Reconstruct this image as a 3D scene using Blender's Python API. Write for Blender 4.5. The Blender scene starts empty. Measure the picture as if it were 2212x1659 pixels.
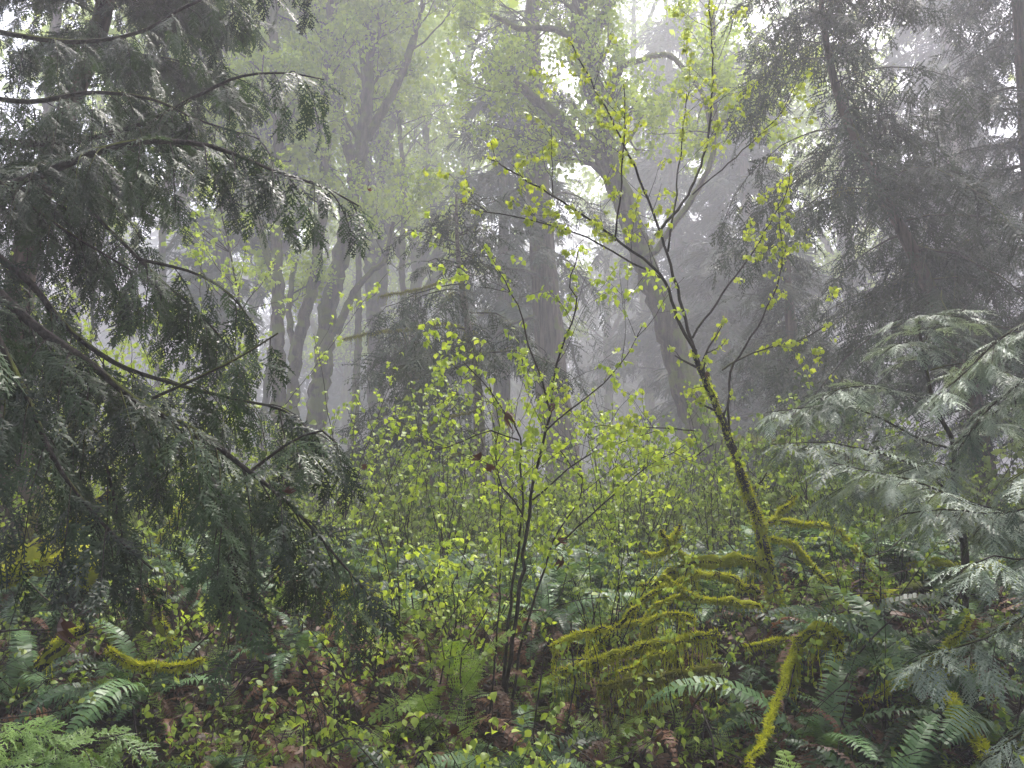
import bpy, math
import numpy as np
R_ = math.radians
sc = bpy.context.scene
COL = sc.collection
RS = np.random.RandomState(11)

# ------------------------------------------------------------------ camera, world, sun, exposure
EYE = 1.6; PITCH = R_(8.0); HFOV = R_(68.0)
cam_d = bpy.data.cameras.new('camera'); cam = bpy.data.objects.new('camera', cam_d); COL.objects.link(cam)
cam_d.sensor_width = 36; cam_d.lens = 18 / math.tan(HFOV / 2); cam_d.clip_start = 0.05; cam_d.clip_end = 2000
cam.location = (0, 0, EYE); cam.rotation_euler = (math.pi / 2 + PITCH, 0, 0)
sc.camera = cam
SUN_EL, SUN_AZ = R_(62), R_(20)          # high soft light from in front and a little to the right
w = bpy.data.worlds.new('World'); sc.world = w; w.use_nodes = True
wt = w.node_tree; wt.nodes.clear()
sky = wt.nodes.new('ShaderNodeTexSky'); sky.sky_type = 'NISHITA'; sky.sun_disc = False
sky.sun_elevation = SUN_EL; sky.sun_rotation = SUN_AZ
sky.air_density = 1.0; sky.dust_density = 6.0; sky.ozone_density = 1.0
hsv = wt.nodes.new('ShaderNodeHueSaturation'); hsv.inputs['Saturation'].default_value = 0.9
bg = wt.nodes.new('ShaderNodeBackground'); bg.inputs['Strength'].default_value = 0.15
wo = wt.nodes.new('ShaderNodeOutputWorld')
wt.links.new(sky.outputs[0], hsv.inputs['Color']); wt.links.new(hsv.outputs[0], bg.inputs['Color']); wt.links.new(bg.outputs[0], wo.inputs['Surface'])
sl = bpy.data.lights.new('sun', 'SUN'); sl.energy = 1.5; sl.angle = R_(16); sl.color = (1, 0.98, 0.96)
sun = bpy.data.objects.new('sun', sl); COL.objects.link(sun)
sun.rotation_euler = (math.pi / 2 - SUN_EL, 0, math.pi - SUN_AZ)
sc.view_settings.view_transform = 'Standard'; sc.view_settings.look = 'None'; sc.view_settings.gamma = 1.0
sc.view_settings.exposure = 2.2
HAZE_DENSITY = 0.0095; HAZE_COLOR = (0.94, 0.94, 1.0)
cy = sc.cycles
cy.use_denoising = True; cy.denoising_prefilter = 'ACCURATE'; cy.denoiser = 'OPENIMAGEDENOISE'
cy.max_bounces = 5; cy.diffuse_bounces = 3; cy.glossy_bounces = 2; cy.transmission_bounces = 3; cy.volume_bounces = 2
cy.transparent_max_bounces = 4; cy.caustics_reflective = False; cy.caustics_refractive = False
cy.sample_clamp_indirect = 4; cy.use_adaptive_sampling = True; cy.adaptive_threshold = 0.02

# ------------------------------------------------------------------ places
W2 = 2212.0; F2 = W2 / 2 / math.tan(HFOV / 2)
cp, sp = math.cos(PITCH), math.sin(PITCH)
def far_(Y):
    """my first distance estimates stretched beyond 9 m"""
    return Y if Y <= 9 else 9 + (Y - 9) * 1.75
def kf(y):
    return 1.0 if y <= 9 else y / (9 + (y - 9) / 1.75)
def at(px, py, Y):
    """point at distance Y in front of the viewer seen at px,py (photo measured 2212 x 1659)"""
    Y = far_(Y); u = (px - 1106) / F2; v = (829.5 - py) / F2
    t = Y / (cp - v * sp)
    return np.array([u * t, Y, EYE + t * (sp + v * cp)])
def pl(pts, Y=None):
    """list of (px,py) or (px,py,Y) to points"""
    return np.array([at(p[0], p[1], p[2] if len(p) > 2 else Y) for p in pts])
_gy = [-36, 0, 1.6, 2.6, 3.6, 5, 7, 9, 14.25, 24.75, 45.75, 100, 400]
_gz = [-0.6, -0.15, -0.15, -0.02, 0.3, 0.66, 0.72, 0.68, 0.35, -0.2, -1.0, -1.6, -2.0]
def ground(x, y):
    x = np.asarray(x, float); y = np.asarray(y, float)
    z = np.interp(y, _gy, _gz)
    k = np.clip(y / 3.0, 0, 1)
    z = z + k * (0.10 * np.sin(x * 1.3 + 0.7 * y) + 0.07 * np.sin(2.9 * x - 1.1 * y + 1) + 0.04 * np.sin(5.3 * x + 4.1 * y))
    z = z - 0.35 * np.exp(-((x + 2.2) ** 2 / 2.5 + (y - 3.4) ** 2 / 0.9))
    z = z + 0.15 * np.exp(-((x - 1.9) ** 2 / 0.8 + (y - 5.2) ** 2 / 1.0))
    return z
def gp(px, Y, dz=0.0):
    Y = far_(Y)
    t = Y / cp
    for _ in range(6):
        x = (px - 1106) / F2 * t; z = float(ground(x, Y))
        t = Y * cp + (z - EYE) * sp
    return np.array([x, Y, z + dz])

# ------------------------------------------------------------------ objects
def tag(o, label=None, cat=None, group=None, kind=None):
    if label: o['label'] = label
    if cat: o['category'] = cat
    if group: o['group'] = group
    if kind: o['kind'] = kind
    return o
def thing(name, label, cat, loc=(0, 0, 0), group=None):
    o = bpy.data.objects.new(name, None); COL.objects.link(o); o.empty_display_size = 0.2
    o.location = [float(c) for c in loc]
    return tag(o, label, cat, group)
def norm(a):
    return a / np.maximum(np.linalg.norm(a, axis=-1, keepdims=True), 1e-9)
def frames(D, N):
    Yv = norm(D); X = norm(np.cross(Yv, N)); Z = np.cross(X, Yv)
    return np.stack([X, Yv, Z], axis=-1)
class Acc:
    def __init__(s): s.v = []; s.f = []; s.t = []; s.n = 0
    def add(s, V, F, tint=0.5):
        V = np.asarray(V, np.float32); s.v.append(V); s.f.append(np.asarray(F, np.int32) + s.n)
        s.t.append(np.full(len(V), tint, np.float32) if np.isscalar(tint) else np.asarray(tint, np.float32)); s.n += len(V)
    def inst(s, T, R, S, P, tint):
        if len(P) == 0: return
        tv, tf = T
        S = np.asarray(S)
        if S.ndim == 1: S = S[:, None]
        V = np.einsum('mij,mnj->mni', R, tv[None] * S[:, None, :]) + P[:, None, :]
        M, n = len(P), len(tv)
        ti = np.repeat(np.asarray(tint, np.float32), n)
        off = (np.arange(M) * n)[:, None, None]
        s.v.append(V.reshape(-1, 3).astype(np.float32)); s.t.append(ti)
        s.f.append((tf[None] + off).reshape(-1, tf.shape[1]).astype(np.int32) + s.n)
        s.n += M * n
    def mesh(s, name, mat, origin=(0, 0, 0), smooth=False):
        me = bpy.data.meshes.new(name)
        V = np.concatenate(s.v) - np.asarray(origin, np.float32)
        me.vertices.add(len(V)); me.vertices.foreach_set('co', V.astype(np.float32).ravel())
        loops = np.concatenate([f.ravel() for f in s.f]); tot = np.concatenate([np.full(len(f), f.shape[1], np.int32) for f in s.f])
        me.loops.add(len(loops)); me.loops.foreach_set('vertex_index', loops)
        me.polygons.add(len(tot)); me.polygons.foreach_set('loop_start', np.concatenate([[0], np.cumsum(tot)[:-1]]).astype(np.int32))
        if smooth: me.polygons.foreach_set('use_smooth', np.ones(len(tot), bool))
        me.update(calc_edges=True)
        a = me.attributes.new('tint', 'FLOAT', 'POINT'); a.data.foreach_set('value', np.concatenate(s.t))
        me.materials.append(mat)
        return me
    def build(s, name, mat, parent=None, smooth=False):
        if s.n == 0: return None
        org = np.zeros(3); q = parent
        while q is not None: org = org + np.array(q.location); q = q.parent
        o = bpy.data.objects.new(name, s.mesh(name, mat, org, smooth)); COL.objects.link(o)
        o.parent = parent
        return o
def smooth(pts, n):
    pts = np.asarray(pts, float)
    if len(pts) < 3:
        t = np.linspace(0, 1, n)[:, None]; return pts[0] * (1 - t) + pts[-1] * t
    P = np.vstack([2 * pts[0] - pts[1], pts, 2 * pts[-1] - pts[-2]])
    d = np.concatenate([[0], np.cumsum(np.linalg.norm(np.diff(pts, axis=0), axis=1))])
    s = np.linspace(0, d[-1], n); i = np.clip(np.searchsorted(d, s, side='right') - 1, 0, len(pts) - 2)
    u = ((s - d[i]) / np.maximum(d[i + 1] - d[i], 1e-6))[:, None]
    a, b, c, e = P[i], P[i + 1], P[i + 2], P[i + 3]
    return 0.5 * (2 * b + (c - a) * u + (2 * a - 5 * b + 4 * c - e) * u ** 2 + (3 * b - a - 3 * c + e) * u ** 3)
def tube(A, pts, rad, k=5, tint=0.5, rough=0.0, rs=RS, ridge=0.0):
    pts = np.asarray(pts, float); n = len(pts)
    rad = np.broadcast_to(np.asarray(rad, float), (n,))
    T = norm(np.gradient(pts, axis=0)); m = norm(T.mean(0))
    ref = np.array([0, 0, 1.0]) if abs(m[2]) < 0.7 else np.array([0.3, 1.0, 0])
    X = norm(np.cross(T, ref)); Yv = np.cross(T, X)
    a = np.arange(k) * 2 * math.pi / k
    rr = rad[:, None] * np.ones(k)
    if rough: rr = rr * (1 + rough * rs.randn(n, k)) * (1 + rough * rs.randn(1, k))
    if ridge:
        rg = rs.randn(n, k); w_ = np.hanning(min(n, 15) | 1 if n >= 15 else 3); w_ = w_ / w_.sum()
        rg = np.stack([np.convolve(np.pad(rg[:, i], len(w_) // 2, 'edge'), w_, 'valid')[:n] for i in range(k)], 1) * len(w_) ** .5
        rr = rr * (1 + ridge * rg)
    V = pts[:, None] + rr[..., None] * (np.cos(a)[None, :, None] * X[:, None] + np.sin(a)[None, :, None] * Yv[:, None])
    i = np.arange(n - 1)[:, None] * k; j = np.arange(k)[None]; j2 = (j + 1) % k
    F = np.stack([i + j, i + j2, i + k + j2, i + k + j], -1).reshape(-1, 4)
    A.add(V.reshape(-1, 3), F, tint)
def length(p): return float(np.linalg.norm(np.diff(p, axis=0), axis=1).sum())
def in_view(p, m=1.25):
    d = np.asarray(p) - np.array([0, 0, EYE]); dep = d[1] * cp + d[2] * sp
    if dep < 0.4: return False
    u = d[0] / dep; v = (-d[1] * sp + d[2] * cp) / dep
    h = math.tan(HFOV / 2)
    return abs(u) < h * m + 1.2 / dep and abs(v) < h * 0.75 * m + 1.2 / dep

# ------------------------------------------------------------------ materials
def M_(name):
    m = bpy.data.materials.new(name); m.use_nodes = True; nt = m.node_tree; nt.nodes.clear()
    return m, nt, nt.nodes.new('ShaderNodeOutputMaterial')
def leaf_mat(name, a, b, rough=0.45, trans=0.3, spec=0.5, tcol=None, ns=1.7):
    m, nt, out = M_(name); N = nt.nodes.new; L = nt.links.new
    at_ = N('ShaderNodeAttribute'); at_.attribute_name = 'tint'
    geo = N('ShaderNodeNewGeometry'); no = N('ShaderNodeTexNoise'); no.inputs['Scale'].default_value = ns; no.inputs['Detail'].default_value = 2
    L(geo.outputs['Position'], no.inputs['Vector'])
    ma = N('ShaderNodeMath'); ma.operation = 'MULTIPLY_ADD'; ma.inputs[1].default_value = 0.8; L(no.outputs['Fac'], ma.inputs[0])
    ma2 = N('ShaderNodeMath'); ma2.operation = 'ADD'; ma2.inputs[1].default_value = -0.4; L(at_.outputs['Fac'], ma2.inputs[0]); L(ma2.outputs[0], ma.inputs[2])
    mx = N('ShaderNodeMix'); mx.data_type = 'RGBA'; mx.inputs[6].default_value = (*a, 1); mx.inputs[7].default_value = (*b, 1); L(ma.outputs[0], mx.inputs[0])
    bs = N('ShaderNodeBsdfPrincipled'); bs.inputs['Roughness'].default_value = rough; bs.inputs['Specular IOR Level'].default_value = spec
    L(mx.outputs[2], bs.inputs['Base Color'])
    if trans > 0:
        tr = N('ShaderNodeBsdfTranslucent'); ms = N('ShaderNodeMixShader'); ms.inputs[0].default_value = trans
        g = N('ShaderNodeMix'); g.data_type = 'RGBA'; g.blend_type = 'MULTIPLY'; g.inputs[0].default_value = 1; g.inputs[7].default_value = (*(tcol or (1.3, 1.25, 0.65)), 1)
        L(mx.outputs[2], g.inputs[6]); L(g.outputs[2], tr.inputs['Color'])
        L(bs.outputs[0], ms.inputs[1]); L(tr.outputs[0], ms.inputs[2]); L(ms.outputs[0], out.inputs['Surface'])
    else: L(bs.outputs[0], out.inputs['Surface'])
    return m
def bark_mat(name, a, b, moss=None, moss_amt=0.5, scale=(9, 9, 2.0), bump=0.6, rough=0.8):
    m, nt, out = M_(name); N = nt.nodes.new; L = nt.links.new
    geo = N('ShaderNodeNewGeometry'); mp = N('ShaderNodeMapping'); mp.inputs['Scale'].default_value = scale
    L(geo.outputs['Position'], mp.inputs['Vector'])
    n1 = N('ShaderNodeTexNoise'); n1.inputs['Scale'].default_value = 2.2; n1.inputs['Detail'].default_value = 6; n1.inputs['Roughness'].default_value = 0.65; L(mp.outputs[0], n1.inputs['Vector'])
    cr = N('ShaderNodeValToRGB'); cr.color_ramp.elements[0].position = 0.35; cr.color_ramp.elements[1].position = 0.68
    cr.color_ramp.elements[0].color = (*a, 1); cr.color_ramp.elements[1].color = (*b, 1); L(n1.outputs['Fac'], cr.inputs[0])
    colr = cr.outputs[0]
    if moss:
        n2 = N('ShaderNodeTexNoise'); n2.inputs['Scale'].default_value = 2.5; n2.inputs['Detail'].default_value = 5; L(geo.outputs['Position'], n2.inputs['Vector'])
        sx = N('ShaderNodeSeparateXYZ'); L(geo.outputs['Normal'], sx.inputs[0])
        a1 = N('ShaderNodeMath'); a1.operation = 'MULTIPLY_ADD'; a1.inputs[1].default_value = 0.25; L(sx.outputs[2], a1.inputs[0]); L(n2.outputs['Fac'], a1.inputs[2])
        r2 = N('ShaderNodeValToRGB'); r2.color_ramp.elements[0].position = 0.75 - moss_amt * 0.5; r2.color_ramp.elements[1].position = 0.85 - moss_amt * 0.5; L(a1.outputs[0], r2.inputs[0])
        mx = N('ShaderNodeMix'); mx.data_type = 'RGBA'; L(r2.outputs[0], mx.inputs[0]); L(colr, mx.inputs[6]); mx.inputs[7].default_value = (*moss, 1)
        colr = mx.outputs[2]
    bs = N('ShaderNodeBsdfPrincipled'); bs.inputs['Roughness'].default_value = rough; bs.inputs['Specular IOR Level'].default_value = 0.2; L(colr, bs.inputs['Base Color'])
    bp = N('ShaderNodeBump'); bp.inputs['Strength'].default_value = bump; bp.inputs['Distance'].default_value = 0.08; L(n1.outputs['Fac'], bp.inputs['Height']); L(bp.outputs[0], bs.inputs['Normal'])
    L(bs.outputs[0], out.inputs['Surface'])
    return m
MOSS = (0.085, 0.105, 0.014)
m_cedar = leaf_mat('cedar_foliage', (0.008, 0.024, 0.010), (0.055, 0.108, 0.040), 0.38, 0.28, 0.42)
m_cedar_r = leaf_mat('cedar_foliage_sheen', (0.06, 0.105, 0.07), (0.38, 0.47, 0.38), 0.46, 0.22, 0.6)  # base colour raised to silver, standing in for sky reflected on wet sprays
m_seed = leaf_mat('seedling_foliage', (0.06, 0.13, 0.03), (0.22, 0.36, 0.09), 0.45, 0.3)
m_hem = leaf_mat('hemlock_foliage', (0.008, 0.020, 0.009), (0.038, 0.066, 0.026), 0.5, 0.15, 0.2)
m_hazel = leaf_mat('hazel_leaves', (0.23, 0.34, 0.04), (0.50, 0.62, 0.11), 0.42, 0.45)
m_maple = leaf_mat('maple_leaves', (0.25, 0.34, 0.03), (0.52, 0.60, 0.08), 0.5, 0.45)
m_under = leaf_mat('understorey_leaves', (0.045, 0.08, 0.018), (0.27, 0.35, 0.09), 0.5, 0.35, 0.3, None, 0.9)
m_mfar = leaf_mat('crown_leaves', (0.15, 0.24, 0.012), (0.44, 0.56, 0.035), 0.5, 0.4)
m_shrub = leaf_mat('shrub_leaves', (0.09, 0.17, 0.03), (0.36, 0.47, 0.09), 0.45, 0.4)
m_sword = leaf_mat('sword_fern', (0.016, 0.048, 0.018), (0.15, 0.27, 0.11), 0.40, 0.25, 0.4)
m_lady = leaf_mat('lady_fern', (0.12, 0.22, 0.03), (0.26, 0.40, 0.07), 0.45, 0.4)
m_dead = leaf_mat('dead_leaves', (0.016, 0.008, 0.005), (0.13, 0.058, 0.03), 0.45, 0.1, 0.3, (1, .8, .6))
m_rust = leaf_mat('rust_leaves', (0.035, 0.015, 0.010), (0.13, 0.055, 0.028), 0.45, 0.25, 0.5, (1.3, .8, .5))
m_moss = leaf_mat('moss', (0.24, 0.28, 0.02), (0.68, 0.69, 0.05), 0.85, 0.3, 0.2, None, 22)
m_mossd = leaf_mat('old_moss', (0.10, 0.10, 0.02), (0.30, 0.31, 0.05), 0.9, 0.2, 0.2, None, 22)
m_barkc = bark_mat('cedar_bark', (0.012, 0.009, 0.007), (0.17, 0.125, 0.10), MOSS, 0.35, (7, 7, .5))
m_barkm = bark_mat('maple_bark', (0.007, 0.005, 0.004), (0.12, 0.09, 0.07), MOSS, 0.55, (4.5, 4.5, .9), 1.0)
m_barkd = bark_mat('dark_bark', (0.012, 0.010, 0.009), (0.05, 0.042, 0.038), MOSS, 0.25, (20, 20, 6))
m_barka = bark_mat('alder_bark', (0.05, 0.042, 0.035), (0.30, 0.27, 0.24), MOSS, 0.4, (14, 14, 12))
m_twig = bark_mat('twig_bark', (0.014, 0.011, 0.009), (0.045, 0.034, 0.028), None, 0, (30, 30, 30), 0.2, 0.5)
def ground_mat():
    m, nt, out = M_('forest_soil'); N = nt.nodes.new; L = nt.links.new
    geo = N('ShaderNodeNewGeometry'); n1 = N('ShaderNodeTexNoise'); n1.inputs['Scale'].default_value = 7; n1.inputs['Detail'].default_value = 9; n1.inputs['Roughness'].default_value = .7
    n2 = N('ShaderNodeTexNoise'); n2.inputs['Scale'].default_value = 0.8; n2.inputs['Detail'].default_value = 6
    L(geo.outputs['Position'], n1.inputs['Vector']); L(geo.outputs['Position'], n2.inputs['Vector'])
    cr = N('ShaderNodeValToRGB'); cr.color_ramp.elements[0].position = .35; cr.color_ramp.elements[1].position = .7
    cr.color_ramp.elements[0].color = (0.012, 0.008, 0.006, 1); cr.color_ramp.elements[1].color = (0.06, 0.035, 0.022, 1); L(n1.outputs['Fac'], cr.inputs[0])
    r2 = N('ShaderNodeValToRGB'); r2.color_ramp.elements[0].position = .5; r2.color_ramp.elements[1].position = .6; L(n2.outputs['Fac'], r2.inputs[0])
    mx = N('ShaderNodeMix'); mx.data_type = 'RGBA'; L(r2.outputs[0], mx.inputs[0]); L(cr.outputs[0], mx.inputs[6]); mx.inputs[7].default_value = (0.04, 0.055, 0.014, 1)
    bs = N('ShaderNodeBsdfPrincipled'); bs.inputs['Roughness'].default_value = .8; bs.inputs['Specular IOR Level'].default_value = 0.2; L(mx.outputs[2], bs.inputs['Base Color'])
    bp = N('ShaderNodeBump'); bp.inputs['Distance'].default_value = .05; L(n1.outputs['Fac'], bp.inputs['Height']); L(bp.outputs[0], bs.inputs['Normal'])
    L(bs.outputs[0], out.inputs['Surface']); return m
m_soil = ground_mat()

# ------------------------------------------------------------------ ground
def build_ground():
    xs = np.concatenate([[-400, -120, -60], np.linspace(-30, -8.2, 60), np.linspace(-8, 8, 180), np.linspace(8.2, 30, 60), [60, 120, 400]])
    ys = np.concatenate([[-36, -8, -3, 0], np.linspace(1, 10, 140), np.linspace(10.2, 60, 140), [80, 120, 400]])
    X, Y = np.meshgrid(xs, ys); rs = np.random.RandomState(3)
    Z = ground(X, Y) + rs.randn(*X.shape) * 0.012 * (abs(X) < 31) * (Y < 61)
    n, k = X.shape; i = np.arange(n - 1)[:, None] * k; j = np.arange(k - 1)[None]
    F = np.stack([i + j, i + j + 1, i + k + j + 1, i + k + j], -1).reshape(-1, 4)
    A = Acc(); A.add(np.stack([X, Y, Z], -1).reshape(-1, 3), F)
    tag(A.build('ground', m_soil, None, True), 'dark brown forest floor of wet soil and moss under the plants', 'ground', kind='structure')
build_ground()

# ------------------------------------------------------------------ foliage templates (local +Y along the axis, +Z the upper side, length 1)
def strip(p0, p1, w0, w1, nz=(0, 0, 1)):
    d = norm(p1 - p0); s = np.cross(d, nz); s = norm(s)
    return [p0 - s * w0, p0 + s * w0, p1 + s * w1, p1 - s * w1]
def spray_tpl(seed, npair, nsub, wid, sub_len, side_len=0.42, sag=0.25, ang=50, jit=0.12, twig=0.006):
    rs = np.random.RandomState(seed); V = []; F = []
    def q(v): F.append([len(V) + i for i in range(4)]); V.extend(v)
    ax = lambda t: np.array([0.04 * math.sin(3 * t + seed), t, -sag * t * t])
    for k in range(5): q(strip(ax(k / 5), ax((k + 1) / 5), twig * (1.2 - k / 5), twig * (1 - k / 5)))
    for i in range(npair):
        t = 0.04 + 0.94 * i / npair
        L = side_len * (math.sin(math.pi * min(1, (t * 0.75 + 0.2))) ** 0.8) * (1.02 - t ** 3) * (1 + jit * 2 * rs.randn())
        if L < 0.04: L = 0.04
        s = 1 if i % 2 else -1
        for ss in ((s,) if nsub else (1, -1)):
            a = R_(ang * (1 - 0.25 * t) + 8 * rs.randn()); d = np.array([ss * math.sin(a), math.cos(a), jit * rs.randn()]); p = ax(t)
            bl = lambda u: p + d * u * L + np.array([0, 0.25 * L * u * u, -0.55 * sag * u * u * L * 2])
            if nsub:
                q(strip(bl(0), bl(0.5), wid * .8, wid * .8)); q(strip(bl(.5), bl(1), wid * .8, wid * .4))
                ns = max(2, int(nsub * L / side_len + .5))
                for j in range(ns):
                    u = 0.12 + 0.85 * j / ns
                    for s2 in (1, -1):
                        a2 = math.atan2(d[0], d[1]) + s2 * R_(38 + 6 * rs.randn())
                        l2 = sub_len * (1 - 0.55 * u) * (1 + .2 * rs.randn())
                        b = bl(u); e = b + l2 * np.array([math.sin(a2), math.cos(a2), -0.25 + .25 * rs.randn()])
                        q(strip(b, e, wid, wid * .55))
            else:
                q(strip(bl(0), bl(.55), wid, wid * 1.3)); q(strip(bl(.55), bl(1), wid * 1.3, wid * .2))
    return np.array(V, np.float32), np.array(F, np.int32)
CED = [spray_tpl(i, 15, 4, 0.017, 0.09, 0.32, 0.22 + .1 * (i % 3), 48) for i in range(5)]         # close cedar spray
CEDM = [spray_tpl(20 + i, 15, 4, 0.02, 0.12, 0.42, 0.25, 48) for i in range(4)]                     # cedar a little farther
CEDR = [spray_tpl(30 + i, 18, 6, 0.0125, 0.075, 0.36, 0.3, 50) for i in range(5)]                     # crisp flat cedar spray
HEMN = [spray_tpl(40 + i, 12, 4, 0.019, 0.085, 0.40, 0.35, 55, .2) for i in range(4)]                # hemlock spray, mid distance
HEMF = [spray_tpl(60 + i, 9, 0, 0.028, 0.1, 0.42, 0.3, 52, .2, .012) for i in range(4)]              # far conifer spray
def fan(outline, c=(0, .45, 0)):
    V = np.array([c] + list(outline), np.float32); n = len(outline)
    return V, np.array([[0, i + 1, (i + 1) % n + 1] for i in range(n)], np.int32)
def hazel_leaf(fold=.12, curl=.2):
    V = np.array([(0, 0, 0), (-.3, .2, fold * .8), (-.4, .55, fold), (0, 1, -curl), (.4, .55, fold), (.3, .2, fold * .8), (0, .3, 0), (0, .65, -curl * .3)], np.float32)
    return V, np.array([[0, 6, 1, 1], [0, 5, 6, 6], [1, 6, 7, 2], [6, 5, 4, 7], [2, 7, 3, 3], [7, 4, 3, 3]])
def to_tri(T):
    v, f = T; o = []
    for a, b, c, d in f:
        o.append([a, b, c])
        if c != d: o.append([a, c, d])
    return v, np.array(o, np.int32)
HZ = [to_tri(hazel_leaf(.12, .2)), to_tri(hazel_leaf(.2, .4)), to_tri(hazel_leaf(.05, .1))]
def maple_tpl(droop=.35, seed=0):
    rs = np.random.RandomState(seed); o = []
    lob = [(-150, .42), (-95, .72), (-45, .93), (0, 1.0), (45, .93), (95, .72), (150, .42)]
    for k, (a, r) in enumerate(lob):
        if k: am = (a + lob[k - 1][0]) / 2; o.append((math.sin(R_(am)) * .40, .38 + math.cos(R_(am)) * .62 * .62, -droop * .12))
        a += 4 * rs.randn(); r *= 1 + .06 * rs.randn()
        o.append((math.sin(R_(a)) * r * .62, .38 + math.cos(R_(a)) * r * .62, -droop * r * r * .6 + .05 * rs.randn()))
    o.append((0, 0.02, 0))
    return fan(o, (0, .38, 0.03))
MP = [maple_tpl(.35, 1), maple_tpl(.8, 2), maple_tpl(.1, 3)]
def merge(parts):
    V = []; F = []; n = 0
    for v, f in parts: V.append(v); F.append(f + n); n += len(v)
    return np.concatenate(V), np.concatenate(F)
def cluster_tpl(leafs, n, spread, size, seed, down=.35):
    rs = np.random.RandomState(seed); P = []
    for i in range(n):
        p = rs.randn(3) * spread; D = norm(rs.randn(3) + np.array([0, 0, -down * 2])); N = norm(rs.randn(3) * .5 + np.array([0, 0, 1]))
        r = frames(D[None], N[None])[0]; v, f = leafs[rs.randint(len(leafs))]
        P.append(((v * size * rs.uniform(.6, 1.2)) @ r.T + p, f))
    return merge(P)
simple_leaf = (np.array([(0, 0, 0), (-.42, .35, .1), (-.25, .8, 0), (0, .65, .05), (.05, 1.05, -.15), (.3, .75, 0), (.42, .3, .1)], np.float32), np.array([[0, 1, 3], [1, 2, 3], [0, 3, 6], [3, 5, 6], [3, 4, 5]], np.int32))
CLM = [cluster_tpl([simple_leaf], 9, .11, .12, s) for s in range(5)]     # far maple leaf clusters
CLH = [cluster_tpl(HZ, 5, .05, .05, 10 + s) for s in range(4)]
def frond_tpl(seed, n, arch, wmax=.11, bip=0, side=1.0, ragged=.06):
    """fern frond of length 1, rachis arching over, pinnae both sides"""
    rs = np.random.RandomState(seed); V = []; F = []
    def q(v): F.append([len(V) + i for i in range(4)]); V.extend(v)
    t = np.linspace(0, 1, 16); th = R_(78) - arch * t ** 1.15           # angle above horizontal
    y = np.concatenate([[0], np.cumsum(np.cos(th[:-1]) / 15)]); z = np.concatenate([[0], np.cumsum(np.sin(th[:-1]) / 15)])
    x = .05 * np.sin(2.5 * t + seed) * t
    ax = lambda s: np.array([np.interp(s, t, x), np.interp(s, t, y), np.interp(s, t, z)])
    for k in range(15): q(strip(ax(t[k]), ax(t[k + 1]), .006 * (1.1 - t[k]), .006 * (1.1 - t[k + 1]), (0.01, -1, 1)))
    for i in range(n):
        s = .13 + .86 * (i + .5) / n; p = ax(s); T = norm(ax(min(1, s + .02)) - ax(s - .02)); nn = norm(np.cross(np.array([1., 0, 0]), T))
        L = wmax * min(1, (1.04 - s) * 3.2) ** .8 * min(1, .45 + s * 1.6) * (1 + ragged * rs.randn())
        for ss in (1, -1):
            d = norm(np.array([ss, 0, 0]) * .93 + T * (.30 + .1 * rs.randn()) + nn * (.12 + .1 * rs.randn()) * (-1 if bip else 1))
            e = p + d * L; hw = (.33 if not bip else .11) / n
            if not bip:
                mid = p + d * L * .5 + nn * .004
                a = strip(p, mid, hw, hw * 1.05, nn); b = strip(mid, e - nn * L * .25, hw * 1.05, hw * .15, nn); q(a); q(b)
            else:
                q(strip(p, e, hw * .6, hw * .3, nn))
                for j in range(bip):
                    u = (j + .5) / bip
                    for s3 in (1, -1):
                        b = p + d * L * u; d2 = norm(T * s3 * .9 + d * .5); l2 = .028 * (1.1 - u) + .004
                        q(strip(b, b + d2 * l2 - nn * .004, .0055, .003, nn))
    return np.array(V, np.float32), np.array(F, np.int32)

# ------------------------------------------------------------------ generators
class Sprays:
    """collects many spray placements, then bakes them into one foliage mesh"""
    def __init__(s, tpls): s.T = tpls; s.P = []; s.D = []; s.N = []; s.S = []; s.t = []
    def put(s, P, D, N, S, t): s.P.append(P); s.D.append(D); s.N.append(N); s.S.append(S); s.t.append(t)
    def bake(s, A, rs):
        if not s.P: return
        P = np.concatenate(s.P); D = np.concatenate(s.D); N = np.concatenate(s.N); S = np.concatenate(s.S); t = np.concatenate(s.t)
        k = rs.randint(0, len(s.T), len(P)); R = frames(D, N)
        for i, T in enumerate(s.T):
            m = k == i; A.inst(T, R[m], S[m], P[m], t[m])
def walk(p, d, L, n, rs, kink=.1, up=0.0, curve=None):
    pts = [np.array(p, float)]; d = norm(np.array(d, float)); st = L / n
    for i in range(n):
        d = norm(d + rs.randn(3) * kink + np.array([0, 0, up])); pts.append(pts[-1] + d * st)
    return np.array(pts)
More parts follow.
